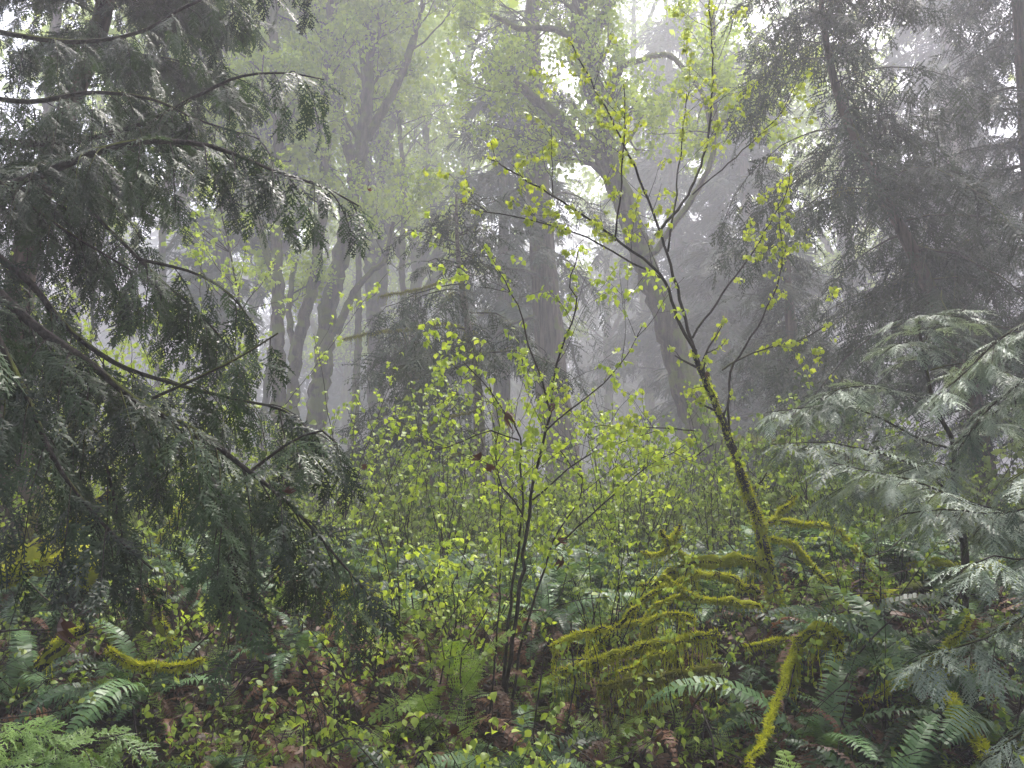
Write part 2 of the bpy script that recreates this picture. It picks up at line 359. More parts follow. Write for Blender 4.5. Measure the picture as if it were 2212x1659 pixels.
def cedar_bough(B, Sp, pts, r0, r1, rs, step=.07, slen=(.3, .65), droop=.5, spl=(.13, .24), start=.12, gap=.045, k=6, tint=(0, .9), along=.6, flat=0.0):
    L = length(pts); pts = smooth(pts, max(6, int(L / .08))); n = len(pts)
    tube(B, pts, np.linspace(r0, r1, n), k, .5, .05, rs)
    T = norm(np.gradient(pts, axis=0)); s = start * L; side = 1; up = np.array([0, 0, 1.])
    while s < L:
        f = s / L * (n - 1); i = min(int(f), n - 2); u = f - i; p = pts[i] * (1 - u) + pts[i + 1] * u; t = T[i]
        sd = norm(np.cross(t, up) + 1e-6) * side; side = -side
        fr = s / L; l = rs.uniform(*slen) * (1.15 - .75 * fr ** 2)
        d = norm(t * along + sd * rs.uniform(.45, 1.1) + up * rs.uniform(-.55, .35) * (1 - flat))
        m = 7; q = [p]; dd = d
        for _ in range(m): dd = norm(dd + rs.randn(3) * .06 + np.array([0, 0, -droop * rs.uniform(.2, .55)])); q.append(q[-1] + dd * l / m)
        q = np.array(q); tube(B, q, np.linspace(max(r1, r0 * .22) * .8, .0016, m + 1), 3, .5)
        ns = max(3, int(l / gap)); uu = np.linspace(.1, 1, ns); ii = np.clip((uu * m).astype(int), 0, m - 1); ff = (uu * m - ii)[:, None]
        P = q[ii] * (1 - ff) + q[ii + 1] * ff; TT = norm(q[ii + 1] - q[ii]); SS = norm(np.cross(TT, up + rs.randn(3) * .15)) * (np.where(np.arange(ns) % 2, 1, -1)[:, None])
        SS[-1] *= .1
        D = norm(TT * .8 + SS * rs.uniform(.5, .95, (ns, 1)) + rs.randn(ns, 3) * .12 + up * (-.35 * droop)); N = up + rs.randn(ns, 3) * .35 * (1 - flat) + sd * .35 * (1 - flat)
        tt = rs.uniform(*tint) + rs.randn(ns) * .12
        Sp.put(P, D, N, rs.uniform(*spl, ns) * (1.05 - .35 * uu), tt)
        s += step * rs.uniform(.6, 1.4)
def conifer(name, label, px, Y, height, z0, rmax, seed, tpl, r0=.2, lean=(0, 0), step=.3, rise=.25, droop=.16, spl=(.35, .6), gap=.16, sec=.28, mat=None, bark=None, group=None, shape=1.0, top_cut=None, dens=1.0, trunk_pts=None, moss=0, mossmat=None, cat='tree', tint=(0, .9), azr=None):
    rs = np.random.RandomState(seed); base = gp(px, Y, -.1); K = far_(Y) / Y
    height *= K; z0 *= K; rmax *= K; r0 *= K; step *= K; gap *= K; sec *= K; spl = (spl[0] * K, spl[1] * K)
    root = thing(name, label, cat, base, group); B = Acc(); Sp = Sprays(tpl); HI = Sprays(HEMF); F = Acc(); Tk = Acc(); Mo = Acc()
    if trunk_pts is None:
        tp = np.array([base + np.array([lean[0] * t, lean[1] * t, height * t]) + np.array([.12 * math.sin(3 * t + seed), 0, 0]) for t in np.linspace(0, 1, 14)])
    else: tp = smooth(trunk_pts, 30); base = tp[0]; height = tp[-1][2] - base[2]
    n = len(tp); f = np.linspace(0, 1, n); rad = r0 * (1 - .85 * f) * (1 + .9 * np.exp(-f * height / .5))
    tpp = smooth(tp, 60); ff = np.linspace(0, 1, 60); tube(Tk, smooth(tpp, 160), np.interp(np.linspace(0, 1, 160), f, rad), 40 if r0 > .3 else 18, .5, .02, rs, .035)
    z = z0
    while z < height * .99:
        h = (z - z0) / (height - z0); bl = rmax * ((1 - h) ** shape) * rs.uniform(.55, 1.1) + .2
        if h < .1: bl *= rs.uniform(.5, 1)
        i = np.interp(base[2] + z, tpp[:, 2], np.arange(60)); a0 = tpp[int(i)]
        az = rs.uniform(0, 2 * math.pi) if azr is None else R_(rs.uniform(*azr))
        z += step * rs.uniform(.5, 1.4) * (.6 if h > .7 else 1)
        dx = np.array([math.cos(az), math.sin(az), 0]); m = 9; s = np.linspace(0, bl, m)
        p = a0 + dx * s[:, None] + np.array([0, 0, 1.]) * ((rise * rs.uniform(.6, 1.3) * s - droop * rs.uniform(.7, 1.3) * s ** 2 / max(.5, bl / 2.2))[:, None]) + np.cumsum(rs.randn(m, 3) * .03, axis=0)
        if not (in_view(p[4]) or in_view(p[-1])):
            ns = 5; ii = rs.randint(1, m, ns); ang = rs.uniform(-1.2, 1.2, ns) + az  # a few coarse sprays added on out-of-view boughs to shade the fog
            HI.put(p[ii], np.stack([np.cos(ang), np.sin(ang), np.full(ns, -.25)], 1), np.array([0, 0, 1.]) + rs.randn(ns, 3) * .3, rs.uniform(.8, 1.3, ns), rs.uniform(0, 1, ns))
            continue
        tube(B, p, np.linspace(max(.012, r0 * .16 * (1 - h)), .004, m), 4, .5)
        if moss and rs.rand() < moss: moss_on(Mo, p[:6], .02, 60, .06, rs, hang=.3, strands=6)
        T = norm(np.gradient(p, axis=0)); up = np.array([0, 0, 1.]); q = sec * .5
        while q < bl:
            fr = q / bl; j = min(int(fr * (m - 1)), m - 2); u = fr * (m - 1) - j; c = p[j] * (1 - u) + p[j + 1] * u; t = T[j]
            for side in (1, -1):
                sd = norm(np.cross(t, up)) * side; l = (bl * .38 * (1.15 - fr) + .12) * rs.uniform(.6, 1.2)
                d = norm(t * .75 + sd * .9 + up * rs.uniform(-.45, .1)); ns = max(2, int(l / gap * dens * .75)); uu = np.linspace(.08, 1, ns)
                P = c + d * l * uu[:, None] - up * (.28 * l * uu[:, None] ** 2)
                if ns > 3: tube(B, P[::2] if ns > 6 else P, .004, 3, .5)
                D = norm(d * .8 + norm(np.cross(d, up)) * np.where(np.arange(ns) % 2, .7, -.7)[:, None] + rs.randn(ns, 3) * .15 - up * (.15 + droop))
                Sp.put(P, D, up + rs.randn(ns, 3) * .3, rs.uniform(*spl, ns) * (1.1 - .4 * uu), rs.uniform(*tint) + rs.randn(ns) * .12)
            q += sec * rs.uniform(.7, 1.3)
        Sp.put(p[-1:], T[-1:], up[None] + .01, np.array([spl[1]]), np.array([.6]))
    Sp.bake(F, rs); HI.bake(F, rs)
    Tk.build('trunk', bark or m_barkc, root, True)
    if len(B.v) > 8: B.build('branches', m_barkd, root, True)
    F.build('foliage', mat or m_hem, root)
    Mo.build('moss', mossmat or m_mossd, root)
    return root
blade = (np.array([(-.5, 0, 0), (.5, 0, 0), (.25, .6, .02), (0, 1, -.05)], np.float32), np.array([[0, 1, 2], [0, 2, 3]], np.int32))
def _strand(seed):
    rs = np.random.RandomState(seed); V = []; F = []
    def q(a, b, w0, w1):
        s_ = np.array([w0, 0, 0]); s2 = np.array([w1, 0, 0]); F.append([len(V) + i for i in range(4)]); V.extend([a - s_, a + s_, b + s2, b - s2])
    xs = np.cumsum(rs.randn(7) * .6); ys = np.cumsum(rs.randn(7) * .6)
    for i in range(6): q(np.array([xs[i], ys[i], -i / 6]), np.array([xs[i + 1], ys[i + 1], -(i + 1) / 6]), .8 * (1 - i / 7), .8 * (1 - (i + 1) / 7))
    for i in range(14):
        z = rs.rand(); x, y = np.interp(z * 6, np.arange(7), xs), np.interp(z * 6, np.arange(7), ys); a = rs.uniform(0, 6.28); l = 4.5 * (1.1 - z)
        q(np.array([x, y, -z]), np.array([x + math.cos(a) * l, y + math.sin(a) * l, -z - .09]), .55, .15)
    return np.array(V, np.float32), np.array(F, np.int32)
STR = [_strand(i) for i in range(4)]
def moss_on(A, pts, r, dens, bl, rs, hang=0, strands=0, width=.0045, spl=.8):
    """short fuzzy blades all round a limb, longer strands hanging beneath"""
    L = length(pts); n = int(L * dens)
    pts = smooth(pts, max(8, int(L / .04)))
    f = rs.rand(n) * (len(pts) - 1.001); i = f.astype(int); u = (f - i)[:, None]; C = pts[i] * (1 - u) + pts[i + 1] * u
    T = norm(pts[i + 1] - pts[i]); up = np.array([0, 0, 1.]); X = norm(np.cross(T, up) + 1e-5); Z = np.cross(X, T)
    a = rs.uniform(0, 2 * math.pi, n)[:, None]; O = X * np.cos(a) + Z * np.sin(a)
    rr = np.interp(f / (len(pts) - 1), np.linspace(0, 1, len(np.atleast_1d(r))), np.atleast_1d(r))
    lump = 1 + .35 * np.sin(f * 1.9 + 1) * np.sin(f * .73)
    P = C + O * (rr * lump)[:, None] * .85
    D = norm(O + rs.randn(n, 3) * .5 + up * (-.35)); Ln = bl * rs.uniform(.5, 1.3, n)
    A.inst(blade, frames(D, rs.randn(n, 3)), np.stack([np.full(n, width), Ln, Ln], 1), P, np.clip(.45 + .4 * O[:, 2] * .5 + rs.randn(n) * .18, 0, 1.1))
    if hang and strands:
        n = int(L * strands); f = rs.rand(n) * (len(pts) - 1.001); i = f.astype(int); u = (f - i)[:, None]; C = pts[i] * (1 - u) + pts[i + 1] * u
        cl = .35 + .65 * np.abs(np.sin(f * .9 + rs.rand() * 6) * np.sin(f * .31 + 1))
        h = hang * cl ** 1.5 * (.12 + 1.3 * rs.rand(n) ** 1.8); k = rs.randint(0, 4, n); a = rs.uniform(0, 6.28, n); ca, sa = np.cos(a), np.sin(a); z0 = np.zeros(n)
        R = np.stack([np.stack([ca, sa, z0], 1), np.stack([-sa, ca, z0], 1), np.stack([z0 + rs.randn(n) * .05, z0 + rs.randn(n) * .05, z0 + 1], 1)], 2); C = C + rs.randn(n, 3) * [.012, .012, .004]
        for m in range(4): q = k == m; A.inst(STR[m], R[q], np.stack([np.full(n, .0042), np.full(n, .0042), h], 1)[q], C[q], np.clip(.1 + rs.rand(n) * .7, 0, 1)[q])
def grow(segs, tips, p, d, L, r, lvl, maxl, rs, kink=.12, up=.04, nb=(3, 5), spread=.75, ratio=.6, start=.3):
    n = max(4, int(L / (.25 if L > 1 else .08))); n = min(n, 12)
    pts = walk(p, d, L, n, rs, kink, up); segs.append((pts, np.linspace(r, r * .45, n + 1), lvl))
    if lvl >= maxl: tips.append(pts); return
    for _ in range(rs.randint(nb[0], nb[1] + 1)):
        f = rs.uniform(start, 1); i = min(int(f * n), n - 1); c = pts[i] + (pts[i + 1] - pts[i]) * (f * n - i); t = norm(pts[i + 1] - pts[i])
        sd = norm(np.cross(t, rs.randn(3))); grow(segs, tips, c, norm(t + sd * spread * rs.uniform(.6, 1.4)), L * ratio * rs.uniform(.7, 1.2) * (1.15 - .4 * f), r * (1 - .5 * f) * .62, lvl + 1, maxl, rs, kink * 1.1, up, nb, spread, ratio, start)
def leaves_on(A, tips, tpls, size, every, rs, per=2, down=.9, jitter=.03, frac=1.0, tint=(.1, 1.0), s0=.1):
    P = []
    for q in tips:
        if rs.rand() > frac: continue
        L = length(q); m = max(1, int(L / every)); f = rs.uniform(s0, 1, m) * (len(q) - 1.001); i = f.astype(int); u = (f - i)[:, None]
        P.append(np.repeat(q[i] * (1 - u) + q[i + 1] * u, per, axis=0)); P.append(np.repeat(q[-1:], per, axis=0))
    P = np.concatenate(P); n = len(P); P = P + rs.randn(n, 3) * jitter
    az = rs.uniform(0, 2 * math.pi, n); D = norm(np.stack([np.cos(az), np.sin(az), -down + .5 * rs.randn(n)], 1)); N = np.array([0, 0, 1.]) + rs.randn(n, 3) * .45
    k = rs.randint(0, len(tpls), n); R = frames(D, N); S = size * rs.uniform(.55, 1.2, n); t = rs.uniform(*tint, n)
    for i, T in enumerate(tpls): m = k == i; A.inst(T, R[m], S[m], P[m], t[m])

# ================================================================== TREES
# --- close cedar at the left: drooping boughs sweep in from a trunk beside the frame
def left_cedar():
    rs = np.random.RandomState(5); Y0 = 4.6; base = gp(-420, Y0, -.1)
    root = thing('cedar_tree', 'nearest cedar at the left edge, dark drooping boughs sweeping down across the view', 'tree', base)
    Tk = Acc(); tp = np.array([base + np.array([.05 * math.sin(2 * t), 0, 9 * t]) for t in np.linspace(0, 1, 30)])
    tube(Tk, tp, np.linspace(.3, .14, 30) * (1 + .8 * np.exp(-np.linspace(0, 9, 30) / .4)), 16, .5, .05, rs); Tk.build('trunk', m_barkc, root, True)
    limbs = [  # (points px,py,Y ; radius ; droop ; density step)
        ([(-60, 430, 4.2), (100, 372, 4.0), (220, 325, 3.9), (330, 305, 3.8), (460, 318, 3.8), (600, 372, 3.8), (700, 405, 3.8), (775, 445, 3.9)], .030, .55, .05, (.28, .55)),
        ([(-60, 300, 4.6), (120, 310, 4.5), (300, 270, 4.5), (430, 205, 4.4), (520, 165, 4.4), (620, 158, 4.4), (700, 172, 4.4)], .024, .5, .055, (.25, .5)),
        ([(-60, 560, 3.4), (0, 635, 3.4), (90, 715, 3.4), (200, 790, 3.3), (300, 870, 3.3), (430, 935, 3.3), (520, 1005, 3.3), (610, 1075, 3.3), (690, 1160, 3.4), (785, 1272, 3.4)], .026, .6, .04, (.28, .55)),
        ([(-60, 500, 3.7), (0, 558, 3.7), (60, 605, 3.7), (120, 680, 3.7), (170, 730, 3.7), (260, 790, 3.7), (380, 830, 3.6), (500, 860, 3.6), (620, 890, 3.6), (700, 960, 3.6)], .022, .6, .05, (.25, .5)),
        ([(-40, 400, 4.3), (150, 430, 4.2), (240, 500, 4.2), (330, 590, 4.1), (400, 650, 4.1), (470, 720, 4.1), (520, 790, 4.1)], .018, .75, .045, (.25, .45)),
        ([(-60, 600, 3.0), (-10, 720, 3.0), (60, 860, 3.0), (110, 980, 3.0), (170, 1070, 3.0), (240, 1150, 3.0), (330, 1230, 3.0)], .016, .6, .05, (.22, .42)),
        ([(170, 860, 3.25), (215, 950, 3.2), (240, 1050, 3.2), (262, 1150, 3.2), (280, 1250, 3.2)], .010, .7, .075, (.15, .3)),
        ([(420, 930, 3.25), (470, 1060, 3.2), (500, 1180, 3.2), (515, 1310, 3.2)], .009, .8, .06, (.18, .34)),
        ([(-60, 60, 4.8), (150, 90, 4.8), (300, 70, 4.8), (400, 15, 4.8), (520, -30, 4.8), (640, -60, 4.8)], .02, .8, .05, (.3, .6)),
        ([(330, 860, 3.4), (430, 815, 3.4), (520, 770, 3.4), (600, 720, 3.5)], .008, .5, .09, (.15, .3)),
        ([(540, 1020, 3.4), (620, 960, 3.4), (690, 930, 3.4), (730, 960, 3.4)], .008, .6, .05, (.2, .35)),
        ([(-80, 200, 4.4), (60, 220, 4.4), (200, 200, 4.4), (330, 215, 4.4), (430, 260, 4.4), (560, 300, 4.3)], .02, .6, .045, (.28, .55)),
        ([(-80, 330, 4.0), (60, 440, 4.0), (160, 510, 4.0), (260, 570, 4.0), (340, 620, 4.0)], .014, .7, .08, (.25, .4)),
        ([(300, 560, 3.9), (420, 590, 3.9), (500, 640, 3.9), (560, 720, 3.9)], .010, .7, .06, (.2, .4)),
    ]
    for lm, r, dr, st, sl_ in limbs:
        B = Acc(); F = Acc(); Sp = Sprays(CED); p = pl(lm)
        cedar_bough(B, Sp, p, r, .004, rs, st * 1.85, (sl_[0] * 1.1, sl_[1] * 1.35), dr * 1.25, (.15, .30), .04, .06)
        Sp.bake(F, rs)
        b = B.build('branch', m_barkd, root, True); F.build('foliage', m_cedar, b)
    return root
left_cedar()
# --- second cedar behind it, upper left
def mid_cedar():
    rs = np.random.RandomState(8); base = gp(60, 7.0, -.1)
    root = thing('cedar_tree', 'second cedar with leaning trunk, filling the top left corner behind the nearest boughs', 'tree', base)
    tp = smooth(np.vstack([base, pl([(30, 800), (60, 520), (140, 260), (215, 60), (250, -120), (270, -400)], 7.0)]), 40)
    Tk = Acc(); tube(Tk, tp, np.linspace(.17, .05, 40), 12, .5, .06, rs); Tk.build('trunk', m_barkc, root, True)
    B = Acc(); F = Acc(); Sp = Sprays(CEDM)
    for i in range(44):
        f = rs.uniform(.5, .99); c = tp[int(f * 39)]; az = rs.uniform(-.5, math.pi + .5) + math.pi; 
        if rs.rand() < .3: az = rs.uniform(-.3, .3)
        l = rs.uniform(.7, 1.75) * (1.15 - .35 * f)
        d = np.array([math.cos(az), math.sin(az) * .8, 0]); s = np.linspace(0, l, 6)[:, None]
        p = c + d * s + np.array([0, 0, 1.]) * (.15 * s - .22 * s ** 2)
        cedar_bough(B, Sp, p, .014, .003, rs, .10, (.3, .6), .5, (.2, .34), .1, .08, 4, (0, .9))
    Sp.bake(F, rs); B.build('branches', m_barkd, root, True); F.build('foliage', m_cedar, root)
mid_cedar()

# --- deciduous trees with hand-set trunks
def maple(name, label, trunks, seed, group=None, leafsize=1.0, boughs=26, blen=2.0, maxl=3, fz=(.45, 1), k=12, leaf=True, cat='tree', bark=None, mossd=0, leafmat=None, every=.22, upb=.05, extra=None, hang=.0):
    """trunks: list of (points, r0, r1)"""
    rs = np.random.RandomState(seed); base = trunks[0][0][0]; K = kf(base[1]); trunks = [(p, a * K, b * K) for p, a, b in trunks]; blen *= K; leafsize *= K; every *= K
    root = thing(name, label, cat, base, group); Tw = Acc(); F = Acc(); Mo = Acc(); tips = []
    for j, (p, r0, r1) in enumerate(trunks):
        L = length(p); q = smooth(p, max(12, int(L / .18))); n = len(q); f = np.linspace(0, 1, n)
        q[1:-1] += rs.randn(n - 2, 3) * min(.03, r0 * .12)
        rad = r0 + (r1 - r0) * f
        if j == 0: rad = rad * (1 + .7 * np.exp(-f * L / .4))
        Tk = Acc(); tube(Tk, q, rad * (1 + .07 * np.sin(np.arange(n) * .9 + j) * rs.rand(n)), 26 if j == 0 and K < 1.6 else k, .5, .03, rs, .05); Tk.build('trunk' if j == 0 else 'limb', bark or m_barkm, root, True)
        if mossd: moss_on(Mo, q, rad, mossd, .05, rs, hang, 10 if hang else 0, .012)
        nb = max(1, int(boughs * L / sum(length(t[0]) for t in trunks)))
        for _ in range(nb):
            ff = rs.uniform(*(fz if j == 0 else (max(.25, fz[0] - .1), 1))); i = min(int(ff * (n - 1)), n - 2); t = norm(q[i + 1] - q[i]); sd = norm(np.cross(t, rs.randn(3)))
            segs = []; tp = []; grow(segs, tp, q[i], norm(t * .7 + sd), blen * rs.uniform(.5, 1.15) * (1.2 - .5 * ff), rad[i] * .32, 1, maxl, rs, .16, upb)
            for a, r, lv in segs:
                if in_view(a[len(a) // 2], 1.2): tube(Tw, a, np.maximum(r, .004), 5 if lv < 2 else 3, .5)
            tips += [a for a in tp if in_view(a[-1], 1.2)]
    if len(Tw.v) > 8: Tw.build('branches', bark or m_barkm, root, True)
    top = trunks[0][0][-1]; nu = int(120 * leafsize / K); c = rs.randn(nu, 3) * [2.3 * K, 2.3 * K, 1.6 * K] + top + [0, 0, 2.5 * K]  # coarse leaf clusters added above the trunk top to shade the fog
    kk = rs.randint(0, 5, nu); RR = frames(rs.randn(nu, 3), rs.randn(nu, 3) + [0, 0, 2.])
    for i in range(5): mm = kk == i; F.inst(CLM[i], RR[mm], rs.uniform(1.6, 3, mm.sum()) * K, c[mm], rs.uniform(0, 1, mm.sum()))
    if leaf and tips: leaves_on(F, tips, CLM, leafsize, every, rs, 1, .2, .06, 1, (.1, 1)); F.build('foliage', leafmat or m_mfar, root)
    Mo.build('moss', m_mossd, root)
    return root
G1 = 'mossy maple trunks in the fog left of centre'
def T(base_px, Y, pts): return np.vstack([gp(base_px, Y, -.15), pl(pts, Y)])
maple('maple_tree', 'mossy maple with a thick bending trunk forking at the left of centre, fog behind', [
    (T(668, 17, [(680, 920), (700, 780), (712, 660), (745, 520), (768, 400), (790, 250), (800, 80), (805, -160)]), .25, .09),
    (pl([(725, 720), (760, 640), (800, 590), (832, 560), (850, 480)], 17), .09, .04),
    (pl([(770, 400), (740, 260), (700, 120), (680, -60)], 17), .14, .05),
    (pl([(790, 300), (860, 180), (900, 60), (930, -80)], 17), .12, .05)], 31, None, 1.0, 44, 2.0, 3, (.62, 1), mossd=260, hang=.12)
maple('maple_tree', 'dark straight maple trunk left of the thick bending one', [
    (T(610, 15.5, [(602, 900), (600, 700), (598, 560), (590, 400), (600, 260), (590, 60), (600, -100)]), .15, .08),
    (pl([(600, 620), (575, 540), (540, 420), (520, 300)], 15.5), .09, .04)], 32, None, 1.0, 30, 1.8, 3, (.62, 1), mossd=260, hang=.12)
maple('maple_tree', 'gnarled maple with burls leaning right between the dark straight and the thick bending trunks', [
    (T(628, 16.3, [(632, 900), (636, 780), (655, 690), (680, 600), (692, 500), (700, 400), (695, 260), (710, 90), (720, -100)]), .16, .07),
    (pl([(645, 780), (625, 690), (632, 600), (640, 560)], 16.3), .09, .05)], 33, None, 1.0, 30, 1.8, 3, (.62, 1), mossd=260, hang=.12)
maple('maple_tree', 'pale tall maple with twin stems fading in fog right of the thick bending trunk', [
    (T(815, 24, [(812, 800), (806, 640), (800, 500), (795, 380), (780, 200), (775, 20), (770, -150)]), .30, .12),
    (pl([(822, 660), (826, 520), (818, 420), (850, 250), (870, 100)], 24), .2, .08)], 34, None, 1.2, 34, 2.6, 3, (.6, 1), every=.3)
maple('maple_tree', 'pale maple in fog with limbs fanning like a candelabra, left of the dark conifer', [
    (T(905, 27, [(900, 800), (898, 690), (900, 590), (895, 520), (862, 440), (840, 330), (850, 200)]), .30, .12),
    (pl([(900, 590), (925, 520), (935, 440), (920, 330), (930, 200)], 27), .2, .1),
    (pl([(905, 600), (950, 540), (985, 470), (1000, 380)], 27), .2, .09),
    (pl([(910, 640), (940, 600), (975, 570), (1010, 500)], 27), .15, .07)], 35, None, 1.2, 30, 2.6, 3, (.65, 1), every=.3)
maple('leaning_maple_tree', 'big leaning maple right of centre with heavy mossy limbs and a yellow green crown', [
    (np.vstack([gp(1590, 14.5, -.2), pl([(1545, 1000), (1490, 860), (1440, 700), (1395, 580), (1350, 440), (1310, 340), (1295, 220), (1262, 110), (1250, 10), (1245, -150)], 14.5)]), .30, .13),
    (pl([(1235, 285), (1190, 240), (1140, 200), (1105, 175), (1080, 140)], 14.3), .13, .07),
    (pl([(1300, 230), (1340, 150), (1400, 125), (1450, 122), (1490, 165), (1520, 210), (1535, 290)], 14.2), .075, .03),
    (pl([(1300, 120), (1240, 80), (1180, 60), (1120, 60), (1060, 30)], 14.4), .09, .04),
    (pl([(1335, 400), (1290, 330), (1250, 300), (1225, 270)], 14.5), .16, .10),
    (pl([(1390, 560), (1420, 540), (1450, 490), (1500, 420), (1540, 330), (1545, 180), (1540, 20)], 13.8), .06, .03),
    (pl([(1265, 110), (1310, 20), (1340, -80)], 14.5), .12, .07)], 36, None, .85, 72, 1.9, 3, (.55, 1), mossd=420, every=.17, hang=.15)
# --- conifers
conifer('conifer_tree', 'tall straight conifer at the centre with a flared fissured trunk', 1232, 16.5, 22, 5.2, 3.4, 41, HEMN, .42, trunk_pts=np.vstack([gp(1238, 16.5, -.2), pl([(1215, 1000), (1195, 850), (1180, 650), (1165, 450), (1155, 250), (1150, 0), (1150, -300)], 16.5)]), step=.36, spl=(.4, .65), gap=.26, sec=.34, droop=.24, moss=.3)
conifer('conifer_tree', 'mossy speckled young conifer left of the centre trunk, bare broken branches below', 1040, 9.5, 6.6, 2.55, 1.55, 42, HEMN, .10, trunk_pts=np.vstack([gp(1042, 9.5, -.1), pl([(1036, 1000), (1032, 850), (1010, 700), (990, 560), (985, 420)], 9.5)]), step=.13, spl=(.24, .4), gap=.14, sec=.18, droop=.24, moss=.7, bark=m_barka)
conifer('yew_shrub', 'dense low dark evergreen left of the speckled young conifer', 880, 11, 3.6, 1.4, 1.35, 43, HEMN, .08, step=.05, spl=(.26, .44), gap=.13, sec=.18, rise=.35, droop=.25, cat='shrub', moss=.4, trunk_pts=np.vstack([gp(940, 11, -.1), pl([(925, 1000), (900, 850), (880, 760), (870, 700)], 11)]))
conifer('conifer_tree', 'grey layered conifer right of the leaning maple, paler in the fog', 1640, 23, 16, 3.5, 4.2, 44, HEMF, .36, step=.2, spl=(.6, .95), gap=.32, sec=.36, droop=.13, tint=(.1, .9))
conifer('conifer_tree', 'grey conifer top of the fog behind the leaning maple fork', 1480, 28, 21, 6, 4.5, 45, HEMF, .4, step=.24, spl=(.7, 1.1), gap=.36, sec=.42, droop=.13)
conifer('hemlock_tree', 'dark bushy hemlock with mossy tips between the leaning maple and the right side conifers', 1745, 13, 5.6, 1.0, 2.5, 46, HEMN, .24, step=.1, spl=(.34, .55), gap=.18, sec=.22, droop=.2, moss=.35, bark=m_barkc)
conifer('hemlock_tree', 'large dark hemlock on the right with hanging branchlets and a leaning trunk', 2120, 9.5, 12, 2.6, 2.9, 47, HEMN, .13, trunk_pts=np.vstack([gp(2150, 9.5, -.1), pl([(2110, 900), (2050, 720), (1960, 520), (1890, 380), (1830, 260), (1790, 120), (1770, -40), (1760, -200)], 9.5)]), step=.12, spl=(.28, .46), gap=.15, sec=.2, droop=.34, rise=.2, moss=.3, shape=.7)
conifer('hemlock_tree', 'dark hemlock at the right edge with long level boughs', 2330, 10.5, 12, 2.2, 3.4, 48, HEMN, .26, step=.12, spl=(.3, .5), gap=.16, sec=.2, droop=.26, moss=.3)
conifer('conifer_tree', 'pale distant conifer in the top right corner', 2130, 21, 20, 7, 4.2, 49, HEMF, .4, step=.2, spl=(.6, 1.0), gap=.32, sec=.4, droop=.2)
conifer('conifer_tree', 'grey conifer behind the centre trunk, its tips showing left of it', 1080, 21, 15, 5, 3.0, 50, HEMF, .3, step=.2, spl=(.6, .9), gap=.32, sec=.36, droop=.18)
conifer('conifer_tree', 'grey purple conifer at the top left, behind the cedar tips', 440, 22, 20, 7, 3.2, 51, HEMF, .35, step=.22, spl=(.6, .95), gap=.33, sec=.4)
conifer('conifer_tree', 'faded conifer low in the fog between the leaning maple and the bushy hemlock', 1590, 19, 8, 1.2, 2.8, 52, HEMF, .22, step=.12, spl=(.5, .8), gap=.28, sec=.32)
# far trees in the fog
FAR = [(1560, 30, 'pale tall crown filling the fog between leaning maple and right side hemlock'), (1400, 33, 'faint tall crown high in the fog behind the leaning maple'), (1010, 29, 'faint tall crown above the centre conifer'), (40, 15, 'misty tall crown showing at the top left edge'), (1880, 27, 'faint tall crown at the top behind the right side hemlock'), (560, 22, 'slender forked trunk between the cedar bough and the dark straight maple'), (748, 21, 'slender forked trunk just right of the thick bending maple'), (860, 22, 'slender forked trunk left of the candelabra maple'), (690, 36, 'faint bare trunk far off behind the gnarled maple'), (745, 40, 'faintest slim trunk between the thick bending maple and the pale tall one'), (850, 38, 'faint slim maple between the pale tall maple and the candelabra one'),
       (985, 33, 'faint upright trunk just left of the dark conifer foliage'), (1310, 34, 'faint trunk in fog between centre conifer and leaning maple'), (1790, 34, 'faint branching maple in the bright fog left of the right side hemlock'),
       (1870, 30, 'pale maple with fanned limbs in the bright gap beside the right hemlock'), (330, 20, 'leafy maple behind the nearest cedar boughs at the left'), (130, 24, 'leafy maple far left behind the cedar foliage'), (520, 28, 'pale maple left of the dark straight trunk')]
for i, (px, Y, lb) in enumerate(FAR):
    rs = np.random.RandomState(70 + i); b = gp(px, Y, -.2); K = far_(Y) / Y; n1 = [b + np.array([rs.uniform(-.25, .25) * t, 0, (26 if 'tall crown' in lb else 15) * K * t]) + np.array([.3 * math.sin(4 * t + i), 0, 0]) for t in np.linspace(0, 1, 8)]
    sl2 = .5 if Y < 23 else 1; tr = [(np.array(n1), .25 * sl2, .1 * sl2)]
    for j in range(3):
        a = n1[4 + j]; s = rs.choice([-1, 1]); tr.append((np.array([a, a + np.array([s * .7, 0, 1.4]) * K, a + np.array([s * 1.4, 0, 3.3]) * K, a + np.array([s * 1.7, 0, 5.5]) * K]), .14, .06))
    maple('maple_tree', lb, tr, 80 + i, None, 1.4 if 'tall crown' in lb else 1.25, 44 if 'tall crown' in lb else 26, 3.3 if 'tall crown' in lb else 2.7, 3, (.5, 1), 8, every=.32)

